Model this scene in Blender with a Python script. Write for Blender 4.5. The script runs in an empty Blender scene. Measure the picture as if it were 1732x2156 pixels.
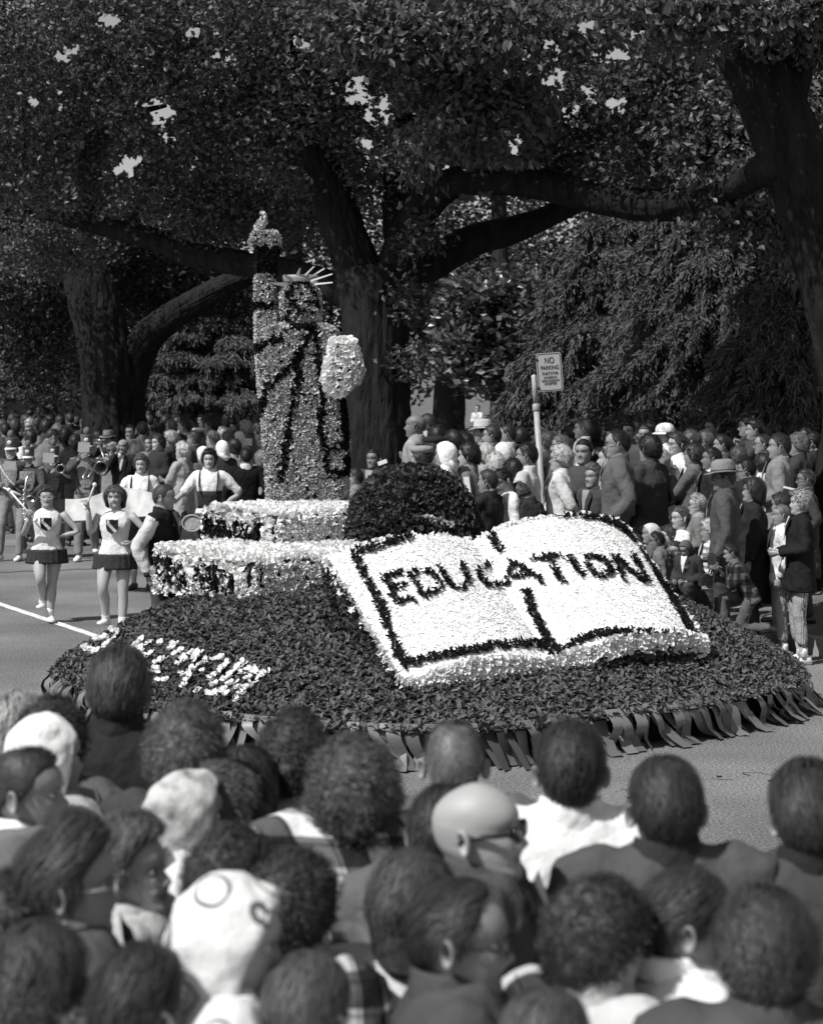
import bpy, math, random
import numpy as np
from mathutils import Vector, Matrix, Euler

S = bpy.context.scene
COL = S.collection
R = math.radians
# ------------------------------------------------------------------ camera
# work pixels: the photograph laid out at 1732 x 2155; the camera is level and
# looks 2.6 m above the road, the frame is shifted downwards (view-camera style)
CX, CY0, F, H = 866.0, 816.0, 4000.0, 2.6
cam_d = bpy.data.cameras.new('camera')
cam = bpy.data.objects.new('camera', cam_d)
COL.objects.link(cam)
cam.location = (0, 0, H)
cam.rotation_euler = (R(90), 0, 0)
cam_d.sensor_fit = 'VERTICAL'
cam_d.sensor_height = 100.0
cam_d.lens = 100.0 * F / 2155.0
cam_d.shift_y = -(1077.5 - CY0) / 2155.0
cam_d.clip_start = 0.3
cam_d.clip_end = 900
cam_d.dof.use_dof = True
cam_d.dof.focus_distance = 14.8
cam_d.dof.aperture_fstop = (cam_d.lens / 1000) / 0.0150
S.camera = cam
# ------------------------------------------------------------------ light
W = bpy.data.worlds.new('World')
S.world = W
W.use_nodes = True
nt = W.node_tree
for n in list(nt.nodes):
    nt.nodes.remove(n)
SUN_EL = R(50)
SUN_DIR = Vector((-0.76, -0.65, 0)).normalized()          # horizontal direction towards the sun
sky = nt.nodes.new('ShaderNodeTexSky')
sky.sky_type = 'NISHITA'
sky.sun_disc = False
sky.sun_elevation = SUN_EL
sky.sun_rotation = math.atan2(SUN_DIR.x, SUN_DIR.y)
bw = nt.nodes.new('ShaderNodeRGBToBW')                     # black-and-white film
bg = nt.nodes.new('ShaderNodeBackground')
bg.inputs['Strength'].default_value = 0.105
wo = nt.nodes.new('ShaderNodeOutputWorld')
nt.links.new(sky.outputs[0], bw.inputs[0])
nt.links.new(bw.outputs[0], bg.inputs[0])
nt.links.new(bg.outputs[0], wo.inputs[0])
sun_d = bpy.data.lights.new('sun', 'SUN')
sun_d.energy = 4.8
sun_d.angle = R(0.6)
sun_d.color = (1, 0.995, 0.985)
sun = bpy.data.objects.new('sun', sun_d)
COL.objects.link(sun)
tosun = Vector((SUN_DIR.x * math.cos(SUN_EL), SUN_DIR.y * math.cos(SUN_EL), math.sin(SUN_EL)))
sun.rotation_euler = tosun.to_track_quat('Z', 'Y').to_euler()
S.view_settings.view_transform = 'Standard'
S.view_settings.look = 'None'
S.view_settings.exposure = 0.06
S.view_settings.gamma = 1.0
S.view_settings.use_curve_mapping = False
S.render.engine = 'CYCLES'
S.cycles.max_bounces = 5
S.cycles.diffuse_bounces = 3
S.cycles.glossy_bounces = 2
S.cycles.transmission_bounces = 2
S.cycles.transparent_max_bounces = 4
S.cycles.use_denoising = True
S.cycles.use_adaptive_sampling = True
S.cycles.adaptive_threshold = 0.015
S.render.use_persistent_data = False

# ------------------------------------------------------------------ helpers
def pt(px, py, Y):
    return Vector(((px - CX) * Y / F, Y, H - (py - CY0) * Y / F))

def pts(lst, Y):
    return [pt(a[0], a[1], a[2] if len(a) > 2 else Y) for a in lst]

def ground(px, py, z=0.0):
    return pt(px, py, (H - z) * F / (py - CY0))

def proj(V):
    V = np.asarray(V, float)
    Y = np.maximum(V[..., 1], 0.1)
    return np.stack([CX + V[..., 0] * F / Y, CY0 + (H - V[..., 2]) * F / Y], -1)

def smooth01(t):
    t = np.clip(t, 0, 1)
    return t * t * (3 - 2 * t)

U = np.array([-0.487, 0.873])      # along the street, away from the camera
N = np.array([0.873, 0.487])       # across the street, away from the camera
KERB_NEAR, KERB_FAR = 3.0, 12.4

def qt(x, y):
    return x * N[0] + y * N[1], x * U[0] + y * U[1]

def gz(x, y):
    """height of the ground"""
    q, t = qt(x, y)
    if q < KERB_NEAR:
        return 0.12
    if q < KERB_FAR:
        return 0.0
    f = 0.25 + 0.75 * float(smooth01((x + 3.0) / 5.0))
    return 0.14 + min(0.75, 0.11 * (q - KERB_FAR)) * f + max(0.0, y - 38) * 0.012

def vnoise(P, seed=0):
    P = np.asarray(P, float)
    i = np.floor(P).astype(np.int64)
    f = P - i
    f = f * f * (3 - 2 * f)
    def h(ix, iy, iz):
        n = (ix * 374761393 + iy * 668265263 + iz * 2147483647 + seed * 974634777) & 0x7fffffff
        n = ((n ^ (n >> 13)) * 1274126177) & 0x7fffffff
        n = (n ^ (n >> 16)) & 0xffff
        return n / 65535.0
    r = 0
    for dx in (0, 1):
        wx = f[..., 0] if dx else 1 - f[..., 0]
        for dy in (0, 1):
            wy = f[..., 1] if dy else 1 - f[..., 1]
            for dz in (0, 1):
                wz = f[..., 2] if dz else 1 - f[..., 2]
                r = r + wx * wy * wz * h(i[..., 0] + dx, i[..., 1] + dy, i[..., 2] + dz)
    return r * 2 - 1

def fbm(P, octs=3, seed=0):
    P = np.asarray(P, float)
    a, s, r = 1.0, 0.0, 0
    for o in range(octs):
        r = r + a * vnoise(P * (2 ** o) + 17.3 * o, seed + o)
        s += a
        a *= 0.5
    return r / s

def link(o, parent=None):
    COL.objects.link(o)
    if parent is not None:
        o.parent = parent
    return o

def tag(o, label=None, cat=None, group=None, kind=None):
    if label:
        o['label'] = label
    if cat:
        o['category'] = cat
    if group:
        o['group'] = group
    if kind:
        o['kind'] = kind
    return o

def empty(name, loc, rz=0.0):
    o = bpy.data.objects.new(name, None)
    COL.objects.link(o)
    o.empty_display_size = 0.1
    o.location = loc
    o.rotation_euler = (0, 0, rz)
    return o

def raw_mesh(name, V, Fl, mats, smooth=True, midx=None):
    me = bpy.data.meshes.new(name)
    V = np.asarray(V, np.float32)
    if isinstance(Fl, np.ndarray):
        nf, k = Fl.shape
        me.vertices.add(len(V)); me.vertices.foreach_set('co', V.ravel())
        me.loops.add(nf * k); me.loops.foreach_set('vertex_index', Fl.astype(np.int32).ravel())
        me.polygons.add(nf)
        me.polygons.foreach_set('loop_start', np.arange(0, nf * k, k, dtype=np.int32))
        me.polygons.foreach_set('loop_total', np.full(nf, k, np.int32))
    else:
        me.from_pydata([tuple(v) for v in V.tolist()], [], [tuple(f) for f in Fl])
        nf = len(Fl)
    for m in (mats if isinstance(mats, (list, tuple)) else [mats]):
        me.materials.append(m)
    me.polygons.foreach_set('use_smooth', np.full(nf, bool(smooth)))
    if midx is not None:
        me.polygons.foreach_set('material_index', np.asarray(midx, np.int32))
    me.update(calc_edges=True)
    return me

class G:
    """collects quads/tris of several lofts before they become ONE mesh"""
    def __init__(self):
        self.V = []; self.F = []; self.M = []; self.n = 0
    def add(self, V, Fl, mi=0):
        V = np.asarray(V, float)
        for f in Fl:
            self.F.append(tuple(int(i) + self.n for i in f))
            self.M.append(mi)
        self.V.append(V); self.n += len(V)
        return self
    def verts(self):
        return np.concatenate(self.V) if self.V else np.zeros((0, 3))
    def mesh(self, name, mats, smooth=True):
        return raw_mesh(name, self.verts(), self.F, mats, smooth, self.M)
    def obj(self, name, mats, parent=None, smooth=True):
        o = bpy.data.objects.new(name, self.mesh(name, mats, smooth))
        return link(o, parent)

def loft(rings, cap=True, closed=True):
    """rings: (n, m, 3)"""
    Rg = np.asarray(rings, float)
    n, m, _ = Rg.shape
    V = Rg.reshape(-1, 3)
    Fl = []
    mm = m if closed else m - 1
    for i in range(n - 1):
        for j in range(mm):
            a = i * m + j; b = i * m + (j + 1) % m
            Fl.append((a, b, b + m, a + m))
    if cap and closed:
        c0 = Rg[0].mean(0); c1 = Rg[-1].mean(0)
        V = np.concatenate([V, [c0, c1]])
        k0 = n * m; k1 = k0 + 1
        for j in range(m):
            Fl.append((k0, (j + 1) % m, j))
            Fl.append((k1, (n - 1) * m + j, (n - 1) * m + (j + 1) % m))
    return V, Fl

def catmull(P, k=4):
    P = np.asarray(P, float)
    if len(P) < 3:
        t = np.linspace(0, 1, k * (len(P) - 1) + 1)[:, None]
        return P[0] * (1 - t) + P[-1] * t
    Q = np.concatenate([[2 * P[0] - P[1]], P, [2 * P[-1] - P[-2]]])
    out = []
    for i in range(1, len(Q) - 2):
        p0, p1, p2, p3 = Q[i - 1], Q[i], Q[i + 1], Q[i + 2]
        for s in range(k):
            t = s / k
            out.append(0.5 * ((2 * p1) + (-p0 + p2) * t + (2 * p0 - 5 * p1 + 4 * p2 - p3) * t * t
                              + (-p0 + 3 * p1 - 3 * p2 + p3) * t ** 3))
    out.append(P[-1])
    return np.array(out)

def frames(P, up=None):
    P = np.asarray(P, float)
    T = np.gradient(P, axis=0)
    T /= np.maximum(np.linalg.norm(T, axis=1, keepdims=True), 1e-9)
    a = np.array([0, 1, 0.0]) if up is None else np.asarray(up, float)
    if abs(T[0] @ a) > 0.95:
        a = np.array([1, 0, 0.0])
    A = []
    for t in T:
        a = a - t * (a @ t)
        a = a / max(np.linalg.norm(a), 1e-9)
        A.append(a.copy())
    A = np.array(A)
    B = np.cross(T, A)
    return T, A, B

def tube(P, r, m=10, k=1, flat=1.0, cap=True):
    """tapered tube; r number / list / (n,2)"""
    P = np.asarray([tuple(p) for p in P], float)
    r = np.broadcast_to(np.asarray(r, float), (len(P),)) if np.ndim(r) == 0 else np.asarray(r, float)
    if k > 1:
        r = np.interp(np.linspace(0, len(P) - 1, (len(P) - 1) * k + 1), np.arange(len(P)), r)
        P = catmull(P, k)
    T, A, B = frames(P)
    th = np.linspace(0, 2 * math.pi, m, endpoint=False)
    ring = (np.cos(th)[None, :, None] * A[:, None, :] + np.sin(th)[None, :, None] * B[:, None, :] * flat)
    return loft(P[:, None, :] + ring * r[:, None, None], cap)

def box(c, s, rot=None):
    x, y, z = [v / 2 for v in s]
    V = np.array([(-x, -y, -z), (x, -y, -z), (x, y, -z), (-x, y, -z), (-x, -y, z), (x, -y, z), (x, y, z), (-x, y, z)])
    if rot is not None:
        V = V @ np.array(rot).T
    V = V + np.array(tuple(c))
    return V, [(0, 3, 2, 1), (4, 5, 6, 7), (0, 1, 5, 4), (1, 2, 6, 5), (2, 3, 7, 6), (3, 0, 4, 7)]

def ellipsoid(c, r, nu=12, nv=8):
    rings = []
    for i in range(nv + 1):
        p = math.pi * (i / nv) - math.pi / 2
        p = max(-1.54, min(1.54, p))
        th = np.linspace(0, 2 * math.pi, nu, endpoint=False)
        rings.append(np.stack([c[0] + r[0] * math.cos(p) * np.cos(th), c[1] + r[1] * math.cos(p) * np.sin(th),
                               np.full(nu, c[2] + r[2] * math.sin(p))], -1))
    return loft(rings)

def rotm(rx=0, ry=0, rz=0):
    return np.array(Euler((rx, ry, rz)).to_matrix())

# ------------------------------------------------------------------ materials
MATS = {}
def mat(name, v=0.2, rough=0.75, spec=0.35, bump=0.0, bscale=40.0, var=0.0, vscale=8.0, island=0.0, metal=0.0,
        trans=0.0, sheen=0.0, stretch=None, alpha=1.0):
    """grey procedural material: base value, noise variation, per-piece variation, bump"""
    key = (name,)
    if key in MATS:
        return MATS[key]
    m = bpy.data.materials.new(name)
    m.use_nodes = True
    t = m.node_tree
    b = t.nodes['Principled BSDF']
    L = t.links.new
    b.inputs['Roughness'].default_value = rough
    b.inputs['Specular IOR Level'].default_value = spec
    b.inputs['Metallic'].default_value = metal
    b.inputs['Base Color'].default_value = (v, v, v, 1)
    if sheen:
        b.inputs['Sheen Weight'].default_value = sheen
    tc = t.nodes.new('ShaderNodeTexCoord')
    src = tc.outputs['Object']
    if stretch:
        mp = t.nodes.new('ShaderNodeMapping')
        mp.inputs['Scale'].default_value = stretch
        L(src, mp.inputs[0]); src = mp.outputs[0]
    val = None
    if var:
        no = t.nodes.new('ShaderNodeTexNoise')
        no.inputs['Scale'].default_value = vscale
        no.inputs['Detail'].default_value = 5
        L(src, no.inputs['Vector'])
        mr = t.nodes.new('ShaderNodeMapRange')
        mr.inputs['From Min'].default_value = 0.3; mr.inputs['From Max'].default_value = 0.7
        mr.inputs['To Min'].default_value = v * (1 - var); mr.inputs['To Max'].default_value = v * (1 + var)
        L(no.outputs[0], mr.inputs[0])
        val = mr.outputs[0]
    if island:
        ge = t.nodes.new('ShaderNodeNewGeometry')
        oi = t.nodes.new('ShaderNodeObjectInfo')
        ad = t.nodes.new('ShaderNodeMath'); ad.operation = 'ADD'
        fr = t.nodes.new('ShaderNodeMath'); fr.operation = 'FRACT'
        L(ge.outputs['Random Per Island'], ad.inputs[0]); L(oi.outputs['Random'], ad.inputs[1]); L(ad.outputs[0], fr.inputs[0])
        mr = t.nodes.new('ShaderNodeMapRange')
        mr.inputs['To Min'].default_value = 1 - island; mr.inputs['To Max'].default_value = 1 + island
        L(fr.outputs[0], mr.inputs[0])
        mu = t.nodes.new('ShaderNodeMath'); mu.operation = 'MULTIPLY'
        L(mr.outputs[0], mu.inputs[0])
        if val is None:
            mu.inputs[1].default_value = v
        else:
            L(val, mu.inputs[1])
        val = mu.outputs[0]
    if val is not None:
        L(val, b.inputs['Base Color'])
    if bump:
        n2 = t.nodes.new('ShaderNodeTexNoise')
        n2.inputs['Scale'].default_value = bscale
        n2.inputs['Detail'].default_value = 4
        L(src, n2.inputs['Vector'])
        bp = t.nodes.new('ShaderNodeBump')
        bp.inputs['Strength'].default_value = 1.0
        bp.inputs['Distance'].default_value = bump
        L(n2.outputs[0], bp.inputs['Height'])
        L(bp.outputs[0], b.inputs['Normal'])
    if trans:
        tr = t.nodes.new('ShaderNodeBsdfTranslucent')
        if val is not None:
            L(val, tr.inputs[0])
        else:
            tr.inputs[0].default_value = (v, v, v, 1)
        mx = t.nodes.new('ShaderNodeMixShader')
        mx.inputs[0].default_value = trans
        out = t.nodes['Material Output']
        L(b.outputs[0], mx.inputs[1]); L(tr.outputs[0], mx.inputs[2]); L(mx.outputs[0], out.inputs[0])
    MATS[key] = m
    return m

def cloth(v, pat=None):
    nm = 'cloth_%03d_%s' % (int(v * 1000), pat or 'plain')
    if (nm,) in MATS:
        return MATS[(nm,)]
    m = mat(nm, v, 0.88, 0.2, bump=0.012, bscale=22, var=0.16, vscale=6, sheen=0.0)
    if pat:
        t = m.node_tree; L = t.links.new
        b = t.nodes['Principled BSDF']
        tc = t.nodes.new('ShaderNodeTexCoord')
        sx = t.nodes.new('ShaderNodeSeparateXYZ')
        L(tc.outputs['Object'], sx.inputs[0])
        def bands(sock, freq, lo, hi, off=0.0, width=0.5):
            mu = t.nodes.new('ShaderNodeMath'); mu.operation = 'MULTIPLY_ADD'
            L(sock, mu.inputs[0]); mu.inputs[1].default_value = freq; mu.inputs[2].default_value = off
            fr = t.nodes.new('ShaderNodeMath'); fr.operation = 'FRACT'; L(mu.outputs[0], fr.inputs[0])
            pp = t.nodes.new('ShaderNodeMath'); pp.operation = 'LESS_THAN'; L(fr.outputs[0], pp.inputs[0]); pp.inputs[1].default_value = width
            mr = t.nodes.new('ShaderNodeMapRange'); L(pp.outputs[0], mr.inputs[0])
            mr.inputs['To Min'].default_value = hi; mr.inputs['To Max'].default_value = lo
            return mr.outputs[0]
        def mul(a, c):
            mm = t.nodes.new('ShaderNodeMath'); mm.operation = 'MULTIPLY'
            L(a, mm.inputs[0])
            if isinstance(c, float):
                mm.inputs[1].default_value = c
            else:
                L(c, mm.inputs[1])
            return mm.outputs[0]
        sm = t.nodes.new('ShaderNodeMath'); sm.operation = 'ADD'
        L(sx.outputs['X'], sm.inputs[0]); L(sx.outputs['Y'], sm.inputs[1])
        if pat == 'plaid':
            o = mul(bands(sm.outputs[0], 7.5, 0.13, 1.0), bands(sx.outputs['Z'], 8.5, 0.2, 1.0))
            o = mul(o, bands(sm.outputs[0], 15.0, 0.5, 1.0, 0.2, 0.12))
            o = mul(o, bands(sx.outputs['Z'], 17.0, 0.5, 1.0, 0.3, 0.12))
        elif pat == 'buffalo':
            o = mul(bands(sm.outputs[0], 9.0, 0.22, 1.0, 0.1), bands(sx.outputs['Z'], 9.0, 0.3, 1.0))
        elif pat == 'stripe':
            o = bands(sm.outputs[0], 62.0, 0.35, 1.0, 0, 0.45)
        elif pat == 'wide':
            o = bands(sx.outputs['Z'], 16.0, 0.35, 1.0, 0, 0.5)
        elif pat == 'rings':   # silk print of bold outlined rings
            no = t.nodes.new('ShaderNodeTexVoronoi'); no.inputs['Scale'].default_value = 12.0
            L(tc.outputs['Object'], no.inputs['Vector'])
            o = bands(no.outputs['Distance'], 1.0, 1.0, 0.18, 0.60, 0.92)
            n3 = t.nodes.new('ShaderNodeTexNoise'); n3.inputs['Scale'].default_value = 8
            L(tc.outputs['Object'], n3.inputs['Vector'])
            mr = t.nodes.new('ShaderNodeMapRange'); mr.inputs['From Min'].default_value = 0.60; mr.inputs['From Max'].default_value = 0.66
            mr.inputs['To Min'].default_value = 1.0; mr.inputs['To Max'].default_value = 0.25
            L(n3.outputs[0], mr.inputs[0]); o = mul(o, mr.outputs[0])
        else:  # print
            no = t.nodes.new('ShaderNodeTexNoise'); no.inputs['Scale'].default_value = 17; no.inputs['Detail'].default_value = 4
            L(tc.outputs['Object'], no.inputs['Vector'])
            mr = t.nodes.new('ShaderNodeMapRange')
            mr.inputs['From Min'].default_value = 0.46; mr.inputs['From Max'].default_value = 0.66
            mr.inputs['To Min'].default_value = 1.0; mr.inputs['To Max'].default_value = 0.28
            L(no.outputs[0], mr.inputs[0]); o = mr.outputs[0]
        o = mul(o, float(v))
        L(o, b.inputs['Base Color'])
    return m
# ------------------------------------------------------------------ ground
def q2w(q, t):
    return q * N[0] + t * U[0], q * N[1] + t * U[1]

def strip(name, qs, ts, zf, m, extra=None):
    V = []; Fl = []
    for q in qs:
        for t in ts:
            x, y = q2w(q, t)
            V.append((x, y, zf(x, y, q, t)))
    n = len(ts)
    for i in range(len(qs) - 1):
        for j in range(n - 1):
            a = i * n + j
            Fl.append((a, a + n, a + n + 1, a + 1))
    o = bpy.data.objects.new(name, raw_mesh(name, V, Fl, m, True))
    link(o); tag(o, kind='structure')
    return o

m_asph = mat('asphalt', 0.16, 0.93, 0.25, bump=0.004, bscale=120, var=0.30, vscale=0.7)
t_ = m_asph.node_tree; b_ = t_.nodes['Principled BSDF']
# speckle of stones on top of the broad wear
no_ = t_.nodes.new('ShaderNodeTexNoise'); no_.inputs['Scale'].default_value = 55; no_.inputs['Detail'].default_value = 3
tc_ = [n for n in t_.nodes if n.type == 'TEX_COORD'][0]
t_.links.new(tc_.outputs['Object'], no_.inputs['Vector'])
mr_ = t_.nodes.new('ShaderNodeMapRange'); mr_.inputs['From Min'].default_value = 0.3; mr_.inputs['From Max'].default_value = 0.7
mr_.inputs['To Min'].default_value = 0.30; mr_.inputs['To Max'].default_value = 1.9
t_.links.new(no_.outputs[0], mr_.inputs[0])
mu_ = t_.nodes.new('ShaderNodeMath'); mu_.operation = 'MULTIPLY'
src_ = b_.inputs['Base Color'].links[0].from_socket
t_.links.new(src_, mu_.inputs[0]); t_.links.new(mr_.outputs[0], mu_.inputs[1]); t_.links.new(mu_.outputs[0], b_.inputs['Base Color'])

ts_far = np.concatenate([np.linspace(-60, -12, 8), np.linspace(-10, 60, 50), np.linspace(70, 400, 14)])
strip('road', np.linspace(KERB_NEAR, KERB_FAR, 12), ts_far, lambda x, y, q, t: 0.0, m_asph)
strip('pavement', np.linspace(-60, KERB_NEAR, 6), ts_far, lambda x, y, q, t: 0.12, mat('concrete', 0.28, 0.9, bump=0.003, var=0.15, vscale=3))
m_lawn = mat('lawn', 0.15, 0.95, 0.1, bump=0.03, bscale=30, var=0.3, vscale=2.5)
strip('lawn', np.concatenate([np.linspace(KERB_FAR + 0.16, 30, 30), np.linspace(33, 300, 20)]), ts_far, lambda x, y, q, t: gz(x, y), m_lawn)
# kerbs
for q0 in (KERB_NEAR - 0.15, KERB_FAR):
    g = G()
    for t0 in np.arange(-12, 60, 2.4):
        x, y = q2w(q0 + 0.075, t0 + 1.2)
        top = 0.125 if q0 < 5 else gz(*q2w(KERB_FAR + 0.2, t0 + 1.2)) + 0.01
        g.add(*box((x, y, top / 2 - 0.05), (0.15, 2.38, top + 0.1), rotm(0, 0, math.atan2(U[1], U[0]) - R(90))))
    o = g.obj('kerb', MATS[('concrete',)], smooth=False); tag(o, kind='structure')
# painted lane line
g = G()
A = np.array(ground(-40, 1258)); B = np.array(ground(260, 1358))
d = (B - A) / np.linalg.norm(B - A); sd = np.array([-d[1], d[0], 0]) * 0.055
V = []
n_l = 60
for i in range(n_l + 1):
    p = A + (B - A) * i / n_l * 1.9 + np.array([0, 0, 0.004])
    w = 1 + 0.15 * math.sin(i * 1.7) * 0.5
    V += [p + sd * w, p - sd * w]
g.add(V, [(2 * i, 2 * i + 1, 2 * i + 3, 2 * i + 2) for i in range(n_l)])
o = g.obj('lane_line', mat('road_paint', 0.7, 0.8, var=0.25, vscale=14), smooth=False); tag(o, kind='structure')
# a few cracks and bits of litter on the near lane
rq = random.Random(4)
for k in range(9):
    g = G(); px = rq.uniform(1300, 1720); py = rq.uniform(1600, 1800)
    c = np.array(ground(px, py)); g.add(*ellipsoid((c[0], c[1], .006), (rq.uniform(.012, .035), rq.uniform(.012, .03), .005), 9, 5))
    o = g.obj('fallen_leaf', mat('litter', .03, .8)); tag(o, 'small dark fallen leaf lying on the near asphalt', 'fallen leaf', 'fallen leaves on the road')
for k, (x0, y0, x1, y1) in enumerate(((1290, 1668, 1730, 1612),)):
    g = G(); A = np.array(ground(x0, y0)); B = np.array(ground(x1, y1)); V = []
    for i in range(41):
        p = A + (B - A) * i / 40 + np.array([.05 * math.sin(i * 1.9 + k) + rq.uniform(-.02, .02), .06 * math.sin(i * .8) + rq.uniform(-.03, .03), .004])
        w = rq.uniform(.002, .006); V += [p + np.array([w, w, 0]), p - np.array([w, w, 0])]
    g.add(V, [(2 * i, 2 * i + 1, 2 * i + 3, 2 * i + 2) for i in range(40)])
    o = g.obj('road_crack', mat('crack', .04, .9), smooth=False); tag(o, kind='structure')
# long cast shadows of the band, painted on the road as dark strips
for k, (a, b) in enumerate((((10, 1180), (330, 1172)), ((10, 1150), (300, 1146)), ((0, 1205), (330, 1192)))):
    g = G()
    A = np.array(ground(*a)); B = np.array(ground(*b)); V = []
    for i in range(31):
        p = A + (B - A) * i / 30 + np.array([0, 0.05 * math.sin(i * 1.3 + k), 0.004])
        V += [p + np.array([0, 0.035, 0]), p - np.array([0, 0.035, 0])]
    g.add(V, [(2 * i, 2 * i + 1, 2 * i + 3, 2 * i + 2) for i in range(30)])
    o = g.obj('shadow_band', mat('shadow_tone', 0.03, 0.6), smooth=False); tag(o, kind='structure')

# ------------------------------------------------------------------ scatter of petals and leaves
def template(kind):
    if kind == 'leaf':
        V = [(0, 0, 0), (-0.24, 0.35, 0.07), (0, 0.4, -0.03), (0.24, 0.35, 0.07), (-0.15, 0.75, 0.03), (0.15, 0.75, 0.03), (0, 1.0, -0.1)]
        Fl = [(0, 2, 1), (0, 3, 2), (1, 2, 4), (2, 3, 5), (2, 6, 4), (2, 5, 6)]
    elif kind == 'petal':      # a cupped crumpled flower petal
        V = [(0, 0, 0), (-0.3, 0.3, 0.12), (0.3, 0.32, 0.10), (-0.45, 0.7, 0.22), (0.0, 0.62, -0.02), (0.46, 0.72, 0.2), (-0.22, 1.0, 0.16), (0.24, 0.96, 0.3)]
        Fl = [(0, 4, 1), (0, 2, 4), (1, 4, 3), (2, 5, 4), (3, 4, 6), (4, 5, 7), (4, 7, 6)]
    elif kind == 'fan':        # ruffled paper petal
        V = [(0, 0, 0)]
        for i in range(6):
            a = R(-62 + i * 25)
            V.append((math.sin(a) * 0.9, math.cos(a) * 0.85 + 0.08 * (i % 2), 0.24 * (1 if i % 2 else -0.7)))
        Fl = [(0, i + 1, i + 2)[::-1] for i in range(5)]
    return np.array(V, float), Fl

def sample(V, Fl, dens, rng, keep=None):
    """area-weighted random points on quads/tris"""
    V = np.asarray(V, float)
    T = []
    for f in Fl:
        for k in range(1, len(f) - 1):
            T.append((f[0], f[k], f[k + 1]))
    T = np.array(T)
    a, b, c = V[T[:, 0]], V[T[:, 1]], V[T[:, 2]]
    nn = np.cross(b - a, c - a)
    ar = np.linalg.norm(nn, axis=1) / 2
    ok = ar > 1e-9
    a, b, c, nn, ar = a[ok], b[ok], c[ok], nn[ok], ar[ok]
    n = int(ar.sum() * dens)
    idx = rng.choice(len(ar), n, p=ar / ar.sum())
    u = rng.random(n); v = rng.random(n)
    sw = u + v > 1
    u[sw] = 1 - u[sw]; v[sw] = 1 - v[sw]
    P = a[idx] + (b - a)[idx] * u[:, None] + (c - a)[idx] * v[:, None]
    NN = nn[idx] / (2 * ar[idx])[:, None]
    if keep is not None:
        k = keep(P, NN)
        P, NN = P[k], NN[k]
    return P, NN

TMESH = {}
def scatter(parent, name, P, NN, kind, size, lift, mats, midx, rng, n_single=0, down=0.0, yawdir=None, stuffname=None):
    """single pieces for the largest n_single, the rest joined as stuff"""
    tv, tf = template(kind)
    n = len(P)
    if n == 0:
        return
    T = rng.normal(size=(n, 3))
    if yawdir is not None:
        T = T * 0.6 + np.asarray(yawdir)
    T -= NN * (T * NN).sum(1, keepdims=True)
    T /= np.maximum(np.linalg.norm(T, axis=1, keepdims=True), 1e-9)
    l = rng.uniform(lift[0], lift[1], n)[:, None]
    A = T * np.cos(l) + NN * np.sin(l)
    A[:, 2] -= down
    A /= np.linalg.norm(A, axis=1, keepdims=True)
    Bv = np.cross(A, NN)
    bad = np.linalg.norm(Bv, axis=1) < 1e-3
    Bv[bad] = np.cross(A[bad], [1, 0, 0])
    Bv /= np.linalg.norm(Bv, axis=1, keepdims=True)
    Cv = np.cross(Bv, A)
    s = rng.uniform(size[0], size[1], n)
    midx = np.asarray(midx, int)
    sel = np.zeros(n, bool)
    if n_single:
        vis = proj(P)
        face = -(NN[:, 1]) * 0.8 + NN[:, 2] * 0.35 + 0.1
        sc = s / P[:, 1] * (face > 0.05) * ((vis[:, 1] < 1560) | (vis[:, 0] > 1250) | ((vis[:, 0] > 850) & (vis[:, 0] < 880)))
        order = np.argsort(-sc * rng.uniform(0.85, 1.0, n))[:n_single]
        sel[order] = True
    loc = Vector((0, 0, 0)) if parent is None else parent.matrix_basis.translation
    for i in np.nonzero(sel)[0]:
        key = (kind, mats[midx[i]].name)
        if key not in TMESH:
            TMESH[key] = raw_mesh(name, tv, tf, mats[midx[i]], False)
        o = bpy.data.objects.new(name, TMESH[key])
        M = np.stack([Bv[i] * s[i], A[i] * s[i], Cv[i] * s[i]], 1)
        mm = Matrix.Identity(4)
        for r in range(3):
            for c in range(3):
                mm[r][c] = M[r, c]
            mm[r][3] = P[i, r] - loc[r]
        o.matrix_basis = mm
        link(o, parent)
    rest = ~sel
    k = len(tv)
    Pr, Ar, Br, Cr, sr = P[rest], A[rest], Bv[rest], Cv[rest], s[rest]
    jit = rng.normal(size=(len(Pr), k, 3)) * 0.07
    tvj = tv[None] + jit
    VV = Pr[:, None, :] + sr[:, None, None] * (tvj[:, :, 0:1] * Br[:, None] + tvj[:, :, 1:2] * Ar[:, None] + tvj[:, :, 2:3] * Cr[:, None])
    VV = VV.reshape(-1, 3) - np.array(loc)
    tfa = np.array(tf)
    FF = (np.arange(len(Pr))[:, None, None] * k + tfa[None]).reshape(-1, 3)
    mi = np.repeat(midx[rest], len(tf))
    o = bpy.data.objects.new(stuffname or (name + 's'), raw_mesh(name, VV, FF, mats, False, mi))
    link(o, parent)
    o['kind'] = 'stuff'
    return o

def seg_dist(Q, strokes):
    """distance of the 2-D points to a set of polylines"""
    D = np.full(len(Q), 1e9)
    for s in strokes:
        s = np.asarray(s, float)
        for a, b in zip(s[:-1], s[1:]):
            ab = b - a
            t = np.clip(((Q - a) @ ab) / max(ab @ ab, 1e-9), 0, 1)
            D = np.minimum(D, np.linalg.norm(Q - a - t[:, None] * ab, axis=1))
    return D

def crop(strokes, x0, y0, sc):
    return [[((x0 + x / sc) * 0.866, (y0 + y / sc) * 0.866) for x, y in s] for s in strokes]

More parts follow.
